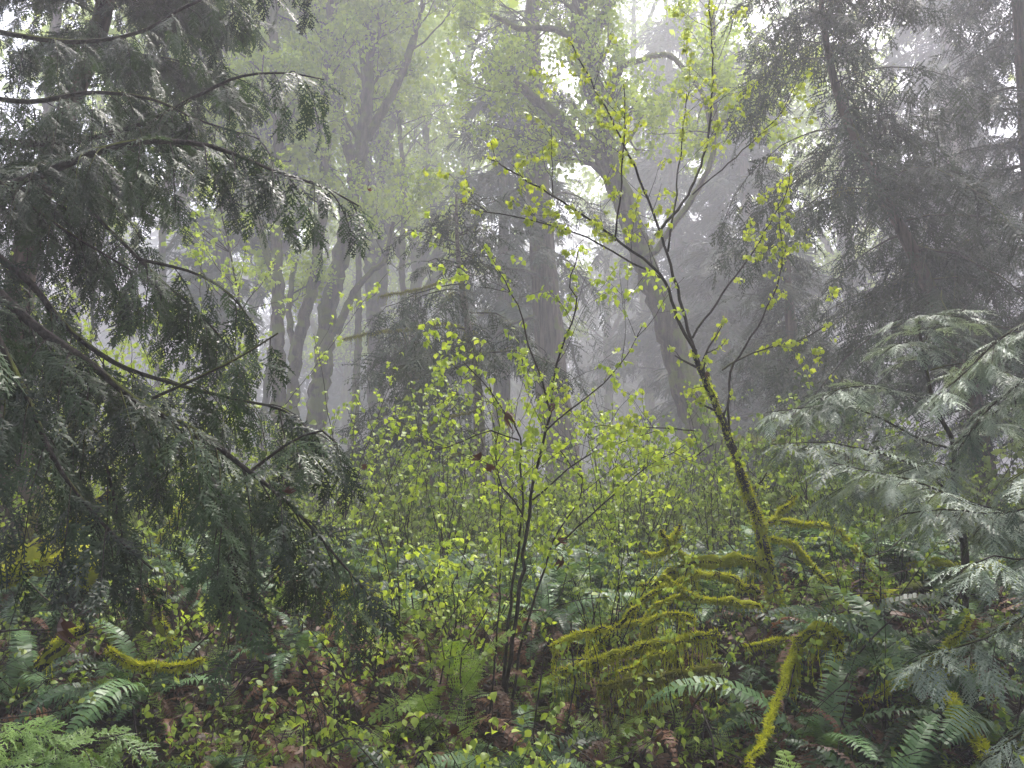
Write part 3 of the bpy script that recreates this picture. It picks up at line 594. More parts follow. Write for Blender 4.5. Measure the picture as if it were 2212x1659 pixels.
# the far-off wood that closes the view, then the added shading conifers
def far_wood():
    rs = np.random.RandomState(90); A = Acc(); n = 260; P = []; D = []; S = []
    for i in range(n):
        Y = rs.uniform(66, 120); x = rs.uniform(-1, 1) * (Y * .85 + 8); z0 = float(ground(x, Y)); H = rs.uniform(22, 34); m = 110; f = rs.rand(m) ** 1.1; a = rs.uniform(0, 6.28, m); r = (1 - f) * 5 * rs.rand(m) ** .5 + .2
        P.append(np.stack([x + r * np.cos(a), Y + r * np.sin(a), z0 + .5 + f * (H - .5)], 1)); D.append(np.stack([np.cos(a), np.sin(a), np.full(m, -.35)], 1)); S.append(rs.uniform(2.2, 3.6, m))
        tube(A, np.array([[x, Y, z0 - .3], [x, Y, z0 + H * .5], [x, Y, z0 + H]]), [.3, .2, .03], 5, .1)
    P = np.concatenate(P); D = np.concatenate(D); S = np.concatenate(S); k = rs.randint(0, 4, len(P)); R = frames(D, np.array([0, 0, 1.]) + rs.randn(len(P), 3) * .3); t = rs.uniform(0, 1, len(P))
    for i in range(4): m = k == i; A.inst(HEMF[i], R[m], S[m], P[m], t[m])
    B = Acc(); P = []; D = []; S = []  # conifers out of view, added to darken the near fog and foreground
    for x, y, H in [(-5.5, -2, 22), (-2.5, -6, 24), (1.5, -4.5, 23), (5.5, -1.5, 22), (8, -7, 24), (-9, -5, 23), (-7.5, 2.5, 21), (7.5, 2.2, 22), (-1, -13, 24), (6, -14, 24), (-8, -14, 24), (0.5, -9, 24), (13, 1, 22), (-13, 1, 22)]:
        z0 = float(ground(x, y)); m = 420; f = .3 + .68 * rs.rand(m); a = rs.uniform(0, 6.28, m); r = (1.1 - f) * 4.8 * rs.rand(m) ** .6 + .2
        P.append(np.stack([x + r * np.cos(a), y + r * np.sin(a), z0 + f * H], 1)); D.append(np.stack([np.cos(a), np.sin(a), np.full(m, -.3)], 1)); S.append(rs.uniform(1.0, 1.8, m))
        tube(B, np.array([[x, y, z0 - .3], [x, y, z0 + H * .5], [x, y, z0 + H]]), [.4, .28, .03], 12, .1)
    P = np.concatenate(P); D = np.concatenate(D); S = np.concatenate(S); k = rs.randint(0, 4, len(P)); R = frames(D, np.array([0, 0, 1.]) + rs.randn(len(P), 3) * .3); t = rs.uniform(0, 1, len(P))
    for i in range(4): m = k == i; B.inst(HEMN[i], R[m], S[m], P[m], t[m])
    tag(B.build('shading_wood', m_hem), 'unseen tall conifers added around and behind the viewer to shade the foreground', 'wood', kind='stuff')
    tag(A.build('far_wood', m_hem), 'far off wood dissolving into the fog', 'wood', kind='stuff')
far_wood()

# ================================================================== CLOSE SHRUBS AND SAPLINGS
def limbs_plant(name, label, lines, seed, cat, leaf_tpl, size, every, mat, bark, per=2, sub=3, sublen=.35, down=.9, mossy=None, group=None, base=None, subfrac=.35):
    """lines: list of (points, r0, r1); twigs branch off them"""
    rs = np.random.RandomState(seed); base = lines[0][0][0] if base is None else base
    root = thing(name, label, cat, base, group); S = Acc(); F = Acc(); tips = []; Mo = Acc()
    for j, (p, r0, r1) in enumerate(lines):
        L = length(p); q = smooth(p, max(8, int(L / .07))); n = len(q); q[1:-1] += rs.randn(n - 2, 3) * .004
        tube(S, q, np.linspace(r0, r1, n), 7, .5, .05, rs); tips.append(q[int(n * .45):])
        for _ in range(int(sub * L / .3)):
            f = rs.uniform(subfrac, 1); i = min(int(f * (n - 1)), n - 2); t = norm(q[i + 1] - q[i]); sd = norm(np.cross(t, rs.randn(3)))
            sg = []; tp = []; grow(sg, tp, q[i], norm(t * .8 + sd * .9), sublen * rs.uniform(.4, 1.2), max(.0022, r1 * .6), 1, 2, rs, .12, .02, (1, 3), .8, .6)
            for a, r, lv in sg: tube(S, a, np.maximum(r, .0012), 3, .5)
            tips += tp
    S.build('stems', bark, root, True)
    leaves_on(F, tips, leaf_tpl, size, every, rs, per, down, .012); F.build('leaves', mat, root)
    if mossy:
        for p, r, d, ln, hg, st in mossy:
            q = smooth(p, 40); tube(Mo, q, np.interp(np.linspace(0, 1, 40), np.linspace(0, 1, len(r)), r) * (1 + .2 * rs.randn(40)), 9, .3, .12, rs)
            moss_on(Mo, p, r, d, ln, rs, hg, st, .008)
        Mo.build('moss', m_moss, root)
    return root
V = 5.0
vm_trunk = pl([(1684, 1350), (1670, 1280), (1652, 1200), (1640, 1130), (1612, 1060), (1590, 990), (1560, 910), (1512, 790), (1500, 755)], V)
vb = gp(1690, V, -.1)
vm = [(np.vstack([vb, vm_trunk]), .045, .018),
      (pl([(1500, 755, 5), (1480, 690, 5), (1450, 580, 4.9), (1400, 430, 4.8), (1346, 308, 4.7), (1285, 190, 4.7), (1226, 80, 4.6)]), .012, .004),
      (pl([(1500, 755, 5), (1460, 680, 4.8), (1433, 602, 4.6), (1360, 537, 4.5), (1215, 435, 4.3), (1120, 380, 4.2), (1052, 341, 4.2)]), .012, .004),
      (pl([(1433, 602, 4.6), (1361, 565, 4.4), (1245, 504, 4.3), (1120, 470, 4.2), (1027, 453, 4.2)]), .007, .003),
      (pl([(1328, 521, 4.5), (1338, 440, 4.5), (1344, 362, 4.5), (1350, 260, 4.5), (1347, 181, 4.5)]), .006, .003),
      (pl([(1195, 425, 4.3), (1194, 350, 4.3), (1190, 275, 4.3)]), .004, .002),
      (pl([(1443, 543, 4.85), (1455, 460, 4.9), (1470, 330, 5), (1483, 203, 5)]), .007, .003),
      (pl([(1416, 508, 5.2), (1488, 417, 5.3), (1530, 290, 5.4), (1540, 145, 5.4), (1532, 0, 5.5)]), .011, .005),
      (pl([(1496, 420, 5.3), (1561, 363, 5.3), (1677, 254, 5.3), (1720, 180, 5.3)]), .006, .003),
      (pl([(1575, 930, 5), (1575, 821, 5), (1590, 777, 5), (1633, 712, 5), (1684, 603, 5), (1688, 531, 5), (1680, 440, 5)]), .009, .003),
      (pl([(1560, 800, 5), (1590, 777, 5), (1660, 752, 5), (1728, 734, 5), (1793, 698, 5)]), .006, .003),
      (pl([(1496, 730, 5), (1520, 690, 5), (1582, 607, 5), (1633, 531, 5), (1699, 417, 5), (1706, 356, 5)]), .008, .003),
      (pl([(1500, 930, 4.9), (1440, 925, 4.8), (1300, 920, 4.7), (1250, 925, 4.7)]), .005, .002),
      (pl([(1540, 960, 5), (1490, 990, 4.9), (1400, 1010, 4.8), (1330, 1010, 4.8)]), .005, .002)]
mossv = [(vm_trunk[:6], [.040, .030, .017], 3600, .03, .12, 110), (vm_trunk[5:8], [.017, .012], 1600, .02, .04, 30)]
limbs_plant('vine_maple', 'vine maple right of centre, slender dark fan of stems with young lime leaves, mossy base', vm, 101, 'small tree', MP, .036, .055, m_maple, m_barkd, 4, 1.5, .34, 1.4, mossv)
Hh = 4.0; hb = gp(1085, Hh, -.08)
hz = [(np.vstack([hb, pl([(1100, 1440), (1118, 1300), (1135, 1170), (1157, 1020), (1190, 894), (1197, 803), (1244, 665), (1230, 614), (1250, 540)], Hh)]), .013, .003),
      (np.vstack([gp(1070, Hh, -.08), pl([(1092, 1420), (1110, 1250), (1128, 1111), (1125, 1030), (1120, 941), (1070, 860), (1010, 790), (960, 740)], Hh)]), .010, .002),
      (pl([(1190, 894, 4), (1165, 810, 4), (1143, 749, 4), (1121, 669, 4), (1078, 585, 4), (1045, 531, 4)]), .007, .002),
      (pl([(1150, 1080, 4), (1200, 1040, 4), (1240, 1000, 4), (1330, 960, 4), (1420, 930, 4)]), .005, .002),
      (np.vstack([gp(1100, 4.1, -.05), pl([(1125, 1400), (1170, 1250), (1200, 1160), (1260, 1060), (1235, 1010), (1200, 960)], 4.1)]), .009, .003),
      (pl([(1180, 930, 4), (1260, 860, 4), (1330, 800, 4), (1390, 700, 4)]), .005, .002),
      (pl([(1120, 950, 4), (1050, 930, 3.9), (980, 960, 3.9), (900, 980, 3.8)]), .005, .002),
      (pl([(1128, 1110, 4), (1080, 1040, 4), (1070, 980, 4), (1075, 900, 4), (1055, 820, 4)]), .005, .002),
      (np.vstack([gp(1050, 3.9, -.05), pl([(1075, 1350), (1080, 1200), (1078, 1060), (1060, 980)], 3.9)]), .006, .002),
      (pl([(1200, 1180, 4.1), (1290, 1100, 4.1), (1400, 1010, 4.1), (1480, 960, 4.1)]), .005, .002)]
limbs_plant('hazel_bush', 'tall hazel bush at the centre, black stems fanning up from one base', hz, 102, 'shrub', HZ, .035, .055, m_hazel, m_twig, 3, 1.9, .42, .9)

def bush(name, label, px, Y, h, ns, spread, seed, leaf_tpl=HZ, size=.04, every=.09, mat=None, sub=.9, sublen=.3, lean=(0, 0), group=None, r=.006, bark=None, per=2, down=.8, subfrac=.3):
    rs = np.random.RandomState(seed); b = gp(px, Y, -.05); lines = []
    for i in range(ns):
        az = rs.uniform(0, 2 * math.pi); d = np.array([math.cos(az) * spread * rs.uniform(.2, 1) + lean[0], math.sin(az) * spread * .7 * rs.uniform(.2, 1) + lean[1], 1.])
        bb = b + np.array([rs.randn() * .06, rs.randn() * .06, 0]); hh = h * rs.uniform(.6, 1.1); m = 7
        lines.append((walk(bb, d, hh, m, rs, .08, .0), r * rs.uniform(.7, 1.2), .0018))
    return limbs_plant(name, label, lines, seed + 500, 'shrub', leaf_tpl, size, every, mat or m_shrub, bark or m_twig, per, sub, sublen, down, None, group, b, subfrac)
GB = 'young leafed bushes of the undergrowth'
for a in [
    ('leafy_bush', 'low budding bush in front of the speckled conifer trunk', 980, 6.2, 1.3, 9, .5, 201), ('leafy_bush', 'wispy tall bush at the right tip of the cedar bough', 850, 6.8, 1.7, 7, .35, 202),
    ('leafy_bush', 'bush of small leaves left of the vine maple base', 1560, 6.5, 1.7, 9, .45, 203), ('leafy_bush', 'bush of small leaves behind the vine maple trunk', 1640, 7.4, 1.6, 8, .5, 204),
    ('leafy_bush', 'bright low bush at the foot of the hazel', 1010, 4.4, .8, 9, .6, 205), ('leafy_bush', 'thin stemmed bush beside the leaning maple foot', 1420, 7.2, 1.8, 8, .45, 206),
    ('leafy_bush', 'low bush before the big centre trunk', 1260, 8.0, 1.2, 8, .5, 207), ('leafy_bush', 'pale leafed bush under the dense dark evergreen', 770, 8.5, 1.6, 8, .5, 208),
    ('leafy_bush', 'small bush just below the cedar bough tip', 690, 4.8, .7, 6, .6, 209), ('leafy_bush', 'twiggy bush at the bottom centre with heavy young leaves', 1010, 3.1, .75, 7, .7, 210),
    ('leafy_bush', 'sprig bush at the bottom edge just left of centre', 860, 2.85, .5, 6, .8, 211), ('leafy_bush', 'bright bush behind the cedar boughs at far left', 60, 7.5, 3.2, 14, .5, 212),
    ('leafy_bush', 'bright bush behind the lowest cedar boughs', 260, 8.0, 3.4, 14, .5, 213), ('leafy_bush', 'tall bright bush showing between cedar boughs', 420, 7.6, 3.3, 14, .5, 214),
    ('leafy_bush', 'dense small leafed green bush right of the vine maple', 1880, 6.3, 1.3, 14, .6, 215), ('leafy_bush', 'fine leafed bush in the mist behind the right fern bank', 2050, 8.4, 1.6, 10, .6, 216),
    ('leafy_bush', 'low leafy sprigs among the moss curtains', 1480, 4.0, .6, 8, .8, 217), ('leafy_bush', 'leafy sprigs beside the bare litter at lower right of centre', 1330, 3.5, .55, 6, .8, 218),
    ('leafy_bush', 'sprigs among ferns left of the dead fronds', 470, 3.7, .6, 7, .8, 219), ('leafy_bush', 'misty green bush left of the dark stump hollow', 560, 9.5, 1.8, 10, .5, 220),
    ('leafy_bush', 'budding bush in fog before the pale maple trunks', 840, 11.5, 2.0, 9, .5, 221), ('leafy_bush', 'misty bush right of the big centre trunk base', 1370, 10.5, 1.8, 9, .5, 222),
    ('leafy_bush', 'sprigs left of the hazel base over the lady ferns', 930, 3.9, .55, 7, .9, 223), ('leafy_bush', 'thin sprigs over the dead fronds at lower left of centre', 720, 3.5, .6, 6, .8, 224),
    ('leafy_bush', 'tall wispy bush just left of the hazel stems', 960, 6.0, 2.1, 8, .3, 225), ('leafy_bush', 'bright bush rising behind the hazel base', 1120, 6.6, 1.7, 10, .4, 226),
    ('leafy_bush', 'tall bright bush between hazel and vine maple', 1360, 6.2, 1.9, 10, .35, 227), ('leafy_bush', 'tall loose bush in front of the dark horizontal log', 1480, 7.6, 2.0, 10, .4, 228),
    ('leafy_bush', 'bright bush before the fog at the end of the upper cedar bough', 740, 6.4, 2.0, 9, .4, 229), ('leafy_bush', 'bright bush under the hanging cedar bough', 350, 5.6, 1.4, 10, .6, 230),
    ('leafy_bush', 'bright bush in the gap at the left edge under the cedar', 120, 6.2, 1.9, 12, .5, 231), ('leafy_bush', 'low bush beside the mossy rail frame', 1930, 5.6, .9, 10, .6, 232),
    ('leafy_bush', 'bright bush before the big centre trunk, right side', 1290, 7.0, 1.5, 10, .5, 233), ('leafy_bush', 'misty bush left of the speckled trunk', 900, 8.2, 1.6, 10, .5, 234),
    ('leafy_bush', 'bright bush left of the hazel, over the withered stalks', 880, 4.7, 1.0, 9, .6, 235), ('leafy_bush', 'twiggy bush right of the hazel, before the mossy forked stub', 1300, 4.7, 1.1, 9, .6, 236),
    ('leafy_bush', 'low bright bush in front of the dark root hollow', 790, 4.1, .6, 9, .8, 237), ('leafy_bush', 'sprig bush climbing over the right fern bank', 1880, 4.6, .8, 8, .7, 238),
    ('leafy_bush', 'low bright bush at the lower left under the cedar', 420, 4.5, .7, 9, .8, 239), ('leafy_bush', 'bright sprigs at the bottom edge right of centre', 1230, 2.8, .45, 7, .8, 240),
    ('leafy_bush', 'tall thin bush between the vine maple and the silvery sapling', 1790, 6.0, 1.5, 8, .4, 241), ('leafy_bush', 'bright low bush behind the moss curtains', 1440, 4.9, .8, 9, .7, 242)]:
    kw = dict(group=GB)
    if a[3] > 7: kw.update(size=.05, every=.08, sub=1.1)
    if 'dense' in a[1]: kw.update(size=.03, every=.05, mat=m_shrub, sub=2.2, sublen=.25)
    if 'bright' in a[1] or 'heavy' in a[1]: kw.update(mat=m_hazel)
    bush(*a, **kw)
# two understorey trees with bright leaves at left
for nm, lb, px, Y, tp_, sd in [('alder_sapling', 'slim sapling with bright leaves in the gap between cedar bough and maple trunks', 480, 10.5, [(500, 900), (520, 700), (500, 560), (470, 420), (450, 330)], 301),
                     ('alder_sapling', 'slim leafy sapling seen through the gap in the cedar at the left', 150, 11.0, [(170, 900), (200, 700), (180, 560), (170, 440)], 302)]:
    b = gp(px, Y, -.05); tr = np.vstack([b, pl(tp_, Y)]); rs = np.random.RandomState(sd); ln = [(tr, .035, .008)]
    q = smooth(tr, 20)
    for i in range(16):
        c = q[rs.randint(6, 20)]; az = rs.uniform(0, 2 * math.pi); ln.append((walk(c, (math.cos(az), math.sin(az) * .6, .6), rs.uniform(.6, 1.4), 6, rs, .1, 0), .009, .003))
    limbs_plant(nm, lb, ln, sd, 'small tree', HZ, .075, .09, m_hazel, m_twig, 2, 1.0, .5, .7)

# ================================================================== RIGHT CEDAR SAPLING AND EDGE CEDAR
def right_cedars():
    rs = np.random.RandomState(15); b = gp(2075, 4.6, -.05)
    root = thing('cedar_sapling', 'young silvery cedar at the right with an upright leader and fanned sprays', 'small tree', b)
    ld = np.vstack([b, pl([(2085, 1200), (2062, 1080), (2060, 960), (2020, 880), (2000, 790), (1985, 700)], 4.6)])
    Tk = Acc(); tube(Tk, smooth(ld, 30), np.linspace(.028, .006, 30), 8, .5, .05, rs); Tk.build('trunk', m_barkd, root, True)
    L = [([(2060, 970), (1980, 950), (1880, 905), (1790, 880), (1700, 890), (1625, 900)], .008, 4.5), ([(2030, 900), (1950, 860), (1860, 840), (1780, 850), (1740, 870)], .007, 4.6),
         ([(2065, 1080), (1990, 1020), (1900, 985), (1820, 970), (1750, 960), (1640, 965)], .008, 4.3), ([(2062, 960), (2120, 900), (2190, 860), (2260, 840)], .008, 4.5),
         ([(2000, 790), (1960, 760), (1930, 750), (1900, 760)], .004, 4.6), ([(2010, 800), (2050, 790), (2090, 800), (2120, 820)], .004, 4.6),
         ([(2080, 1150), (1990, 1090), (1900, 1060), (1800, 1050), (1740, 1080)], .007, 4.5), ([(1995, 740), (2010, 700), (2030, 690)], .003, 4.6), ([(1990, 760), (1960, 710), (1945, 700)], .003, 4.6),
         ([(2070, 1020), (2010, 1000), (1950, 1010), (1880, 1030)], .005, 4.2)]
    for lm, r, Y in L:
        B = Acc(); F = Acc(); Sp = Sprays(CED); Sp = Sprays(CEDR); p = pl(lm, Y); p[:, 1] += np.linspace(0, -.25, len(p))
        cedar_bough(B, Sp, p, r, .002, rs, .055, (.12, .26), .28, (.15, .26), .1, .055, 5, (0, .9), .8, .8)
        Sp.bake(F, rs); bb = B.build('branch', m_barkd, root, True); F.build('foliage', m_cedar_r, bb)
    b = gp(2560, 3.9, -.05)
    root = thing('cedar_tree', 'cedar outside the right edge reaching in with pale silvery boughs', 'tree', b)
    Tk = Acc(); tube(Tk, np.array([b + [0, 0, z] for z in np.linspace(0, 6, 24)]), np.linspace(.16, .08, 24), 12, .5, .05, rs); Tk.build('trunk', m_barkc, root, True)
    L = [([(2500, 560), (2300, 650), (2212, 700), (2150, 740), (2090, 800), (2030, 850)], .012, 3.8), ([(2500, 700), (2300, 770), (2200, 830), (2120, 900), (2080, 960)], .01, 3.9),
         ([(2500, 1080), (2300, 1090), (2200, 1110), (2080, 1080), (1980, 1040), (1890, 1020), (1800, 1000)], .012, 3.5), ([(2500, 1000), (2350, 1060), (2250, 1090), (2150, 1110), (2050, 1100), (1950, 1110)], .009, 3.4),
         ([(2500, 1150), (2350, 1180), (2230, 1210), (2150, 1200), (2100, 1220)], .008, 3.1), ([(2500, 1250), (2350, 1290), (2230, 1320), (2150, 1370), (2060, 1400), (1990, 1420)], .01, 3.1),
         ([(2500, 1430), (2380, 1500), (2250, 1560), (2180, 1600), (2140, 1640)], .007, 2.9),
         ([(2500, 950), (2350, 980), (2250, 1000), (2180, 1040)], .008, 3.3)]
    for lm, r, Y in L:
        B = Acc(); F = Acc(); Sp = Sprays(CEDR); p = pl(lm, Y)
        cedar_bough(B, Sp, p, r, .003, rs, .055, (.14, .28), .3, (.13, .24), .2, .055, 5, (0, .9), .75, .8)
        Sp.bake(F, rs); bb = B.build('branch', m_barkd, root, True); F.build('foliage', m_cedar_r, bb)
right_cedars()
def low_cedar():
    rs = np.random.RandomState(19); b = gp(-60, 2.9, -.05)
    root = thing('cedar_seedling', 'cedar seedling in the bottom left corner with flat yellow green sprays', 'small tree', b)
    for lm, Y in [([(-80, 1640), (0, 1590), (60, 1575), (130, 1620)], 2.5), ([(-40, 1700), (110, 1640), (200, 1600), (270, 1585)], 2.6), ([(0, 1660), (120, 1650), (220, 1680), (300, 1700)], 2.5), ([(-60, 1560), (10, 1560), (60, 1600)], 2.6)]:
        B = Acc(); F = Acc(); Sp = Sprays(CED); cedar_bough(B, Sp, pl(lm, Y), .005, .002, rs, .05, (.08, .16), .3, (.1, .17), .05, .035, 5, (.3, 1.1), .8)
        Sp.bake(F, rs); bb = B.build('branch', m_twig, root, True); F.build('foliage', m_seed, bb)
low_cedar()

# ================================================================== MOSSY LIMBS AND LOGS
def mossy(name, label, lines, seed, cat='branch', hang=.15, strands=60, bl=.03, dens=2600, mat=None, group=None):
    rs = np.random.RandomState(seed); root = thing(name, label, cat, lines[0][0][0], group)
    for p, r0, r1 in lines:
        W = Acc(); Mo = Acc(); q = smooth(p, max(8, int(length(p) / .05))); n = len(q); q[1:-1] += rs.randn(n - 2, 3) * .008
        rad = np.linspace(r0, r1, n); tube(W, q, rad * .8, 8, .5, .12, rs); b = W.build('wood', m_barkd, root, True)
        ar = np.arange(n); lum = (.8 + .55 * np.abs(np.sin(ar * .45 + seed)) * rs.rand(n)) * np.clip((n - ar) / 5, .35, 1) * np.clip((ar + 2) / 4, .5, 1); tube(Mo, q + [0, 0, float(r0) * .1], rad * lum, 9, .3, .28, rs)
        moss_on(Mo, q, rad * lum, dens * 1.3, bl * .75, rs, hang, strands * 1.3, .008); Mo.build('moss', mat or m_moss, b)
    return root
GM = 'moss covered limbs low over the ground'
mossy('mossy_branch', 'thick mossy limb reaching left from the vine maple base with a fringe below', [(pl([(1655, 1235), (1619, 1213), (1554, 1211), (1489, 1220), (1438, 1253), (1380, 1267)], 4.9), .032, .018), (pl([(1500, 1222), (1470, 1200), (1440, 1160), (1427, 1145)], 4.9), .02, .016), (pl([(1440, 1180), (1460, 1155), (1470, 1135)], 4.9), .018, .012), (pl([(1450, 1172), (1420, 1200), (1385, 1195)], 4.9), .014, .01)], 401, hang=.16, strands=120, group=GM)
mossy('mossy_branch', 'arching mossy limb just under the thick one, left of the vine maple base', [(pl([(1640, 1280), (1579, 1249), (1525, 1242), (1470, 1256), (1416, 1278), (1362, 1304)], 4.75), .022, .012)], 402, hang=.14, strands=90, group=GM)
mossy('mossy_branch', 'short mossy fork rising right of the vine maple trunk', [(pl([(1660, 1130), (1692, 1097), (1721, 1068)], 5), .018, .012)], 403, hang=.06, strands=30, group=GM)
mossy('mossy_branch', 'mossy bough stepping down to the right of the vine maple', [(pl([(1664, 1120), (1742, 1133), (1800, 1142), (1840, 1177), (1866, 1213), (1900, 1250)], 5.1), .018, .01)], 404, hang=.08, strands=50, group=GM)
mossy('mossy_branch', 'crooked mossy limb falling from the vine maple toward the fallen log', [(pl([(1664, 1162), (1713, 1177), (1742, 1209), (1771, 1238), (1790, 1262)], 4.9), .018, .013)], 405, hang=.08, strands=50, group=GM)
mossy('mossy_branch', 'mossy frame of two posts and a rail right of the crooked limb', [(pl([(1779, 1253), (1833, 1235), (1885, 1233)], 5.3), .024, .02), (pl([(1829, 1238), (1838, 1265), (1844, 1300)], 5.3), .024, .024), (pl([(1878, 1235), (1870, 1262), (1862, 1290)], 5.3), .018, .015)], 406, hang=.06, strands=30, group=GM)
mossy('fallen_log', 'fallen log with bright moss on top above the right fern bank', [(pl([(1765, 1328), (1851, 1307), (1942, 1284), (1990, 1270)], 5.0), .04, .05)], 407, 'log', .08, 40)
mossy('mossy_stump', 'bright yellow moss cushion draped over a bent stub by the ferns', [(pl([(1722, 1395), (1742, 1369), (1775, 1364), (1808, 1378), (1818, 1420)], 4.0), .035, .025), (pl([(1722, 1376), (1715, 1440), (1712, 1500)], 4.0), .022, .022)], 408, 'stump', .18, 160, .03, 4500)
mossy('mossy_branch', 'mossy pole slanting down left from the yellow moss cushion to the bottom edge', [(pl([(1716, 1400, 4.0), (1692, 1474, 3.8), (1670, 1536, 3.6), (1648, 1594, 3.4), (1619, 1655, 3.25)]), .009, .006)], 409, hang=.05, strands=30, dens=1500, group=GM)
mossy('mossy_root', 'mossy stem curving to the bottom right corner', [(pl([(2050, 1500, 3.6), (2076, 1561, 3.4), (2105, 1594, 3.3), (2160, 1670, 3.1)]), .026, .022)], 410, 'root', .08, 40)
mossy('mossy_branch', 'long low mossy limb draped with curtains of moss right of centre', [(pl([(1550, 1365), (1481, 1383), (1415, 1391), (1325, 1420), (1270, 1434), (1198, 1449)], 4.2), .022, .014), (pl([(1415, 1391), (1390, 1360), (1430, 1330), (1500, 1335)], 4.25), .014, .01), (pl([(1470, 1385), (1400, 1425), (1340, 1450)], 4.1), .012, .01)], 411, hang=.42, strands=150, group=GM)
mossy('mossy_branch', 'dark moss veil hanging over the leaf litter below the long low limb', [(pl([(1560, 1440), (1500, 1450), (1430, 1460), (1350, 1470), (1290, 1480)], 3.9), .010, .008)], 412, hang=.40, strands=170, mat=m_mossd, group=GM)
mossy('mossy_branch', 'half bare stick rising right from the hazel base with moss at its upper end', [(pl([(1379, 1311), (1340, 1345), (1306, 1376)], 4.3), .016, .012), (pl([(1306, 1376), (1270, 1412), (1143, 1492)], 4.3), .010, .007)], 413, hang=.06, strands=60, dens=700, group=GM)
mossy('mossy_log', 'bright mossy limb arching at the left edge below the cedar', [(pl([(-30, 1275), (15, 1253), (65, 1227), (138, 1215), (189, 1227), (200, 1260), (150, 1300)], 4.6), .05, .06)], 414, 'log', .12, 70, .03, 4200)
mossy('mossy_branch', 'mossy pole rising right above the bright arching limb', [(pl([(0, 1235), (22, 1220), (73, 1188), (127, 1162), (181, 1122), (240, 1060)], 5.4), .05, .035)], 415, hang=.1, strands=50, group=GM)
mossy('mossy_branch', 'mossy upright stem in the gap behind the left cedar', [(pl([(20, 1250), (60, 1150), (100, 1050), (150, 960), (160, 860)], 6.6), .028, .016)], 416, hang=.1, strands=40, mat=m_mossd, group=GM)
mossy('mossy_branch', 'moss covered stub lower left near the dark hollow', [(pl([(85, 1440), (145, 1376), (195, 1350)], 4.2), .04, .03)], 417, hang=.1, strands=60, group=GM)
mossy('mossy_branch', 'mossy ridge of root running down right among lower left ferns', [(pl([(340, 1325), (370, 1383), (405, 1430)], 4.5), .028, .026)], 418, hang=.08, strands=60, group=GM)
mossy('mossy_branch', 'mossy leaning stem behind the cedar tips at lower left', [(pl([(320, 1215), (341, 1177), (384, 1111), (410, 1050)], 6.0), .03, .02)], 419, hang=.1, strands=50, group=GM)
mossy('mossy_stump', 'small mossy stub beside the last cedar bough tip', [(pl([(592, 1262), (612, 1220), (632, 1207)], 5.4), .035, .02)], 420, 'stump', .08, 60)
mossy('mossy_stump', 'mossy root arch over a dark hollow under the cedar bough tip', [(pl([(700, 1350), (720, 1300), (770, 1272), (808, 1285), (815, 1340)], 4.6), .03, .025)], 421, 'stump', .14, 100, .03, 3000)
mossy('mossy_branch', 'mossy hanging branch left of the speckled conifer', [(pl([(740, 735), (800, 720), (880, 712), (960, 700), (1030, 720)], 9.6), .012, .008), (pl([(820, 640), (900, 625), (990, 600)], 9.7), .010, .006)], 422, hang=.35, strands=40, bl=.05, dens=900, mat=m_mossd, group=GM)
mossy('mossy_branch', 'dead snag leaning right behind the hazel, bare and mossy', [(pl([(860, 1150), (900, 1060), (960, 1000), (1030, 960)], 8.6), .025, .014), (pl([(900, 925), (960, 905), (1030, 885)], 8.6), .016, .010)], 423, hang=.15, strands=30, dens=700, mat=m_mossd, group=GM)
mossy('mossy_branch', 'thin mossy twig limb looping between the thick limb and the moss curtains', [(pl([(1640, 1310), (1570, 1300), (1500, 1290), (1440, 1300), (1380, 1340), (1330, 1350)], 4.6), .014, .008), (pl([(1500, 1290), (1460, 1265), (1430, 1240)], 4.6), .010, .006)], 431, hang=.12, strands=70, group=GM)
mossy('mossy_branch', 'mossy limb crossing low behind the yellow moss cushion', [(pl([(1610, 1400), (1680, 1385), (1760, 1400), (1850, 1430), (1930, 1425)], 4.4), .018, .012)], 432, hang=.12, strands=70, group=GM)
mossy('mossy_branch', 'mossy sprawl of limbs over the sword ferns at lower right', [(pl([(1860, 1520), (1930, 1480), (2000, 1440), (2060, 1380), (2100, 1330)], 3.9), .018, .012), (pl([(1990, 1445), (2040, 1460), (2110, 1440)], 3.9), .014, .008)], 433, hang=.12, strands=60, group=GM)
mossy('mossy_branch', 'mossy rail half hidden by ferns right of the fallen log', [(pl([(1960, 1225), (2030, 1215), (2100, 1230), (2170, 1215)], 5.4), .024, .018)], 434, hang=.14, strands=60, group=GM)
mossy('mossy_branch', 'short mossy limb hung with wisps in front of the hazel base, to its right', [(pl([(1190, 1400), (1250, 1370), (1320, 1360)], 3.9), .012, .009)], 435, hang=.22, strands=90, group=GM)
mossy('mossy_branch', 'mossy limb lying along the lower left bank below the cedar', [(pl([(230, 1400), (290, 1430), (360, 1440), (440, 1425)], 3.7), .016, .011)], 436, hang=.1, strands=60, group=GM)
mossy('fallen_log', 'dark horizontal log in the mist right of the leaning maple', [(pl([(1560, 960), (1660, 965), (1760, 985), (1900, 990)], 11.5), .10, .07)], 424, 'log', .1, 20, .04, 500, m_mossd)
mossy('fallen_log', 'slanting mossy log in the misty middle left of the speckled trunk', [(pl([(640, 1190), (780, 1175), (900, 1150), (960, 1150)], 12.5), .12, .09)], 425, 'log', .15, 20, .04, 600, m_mossd)

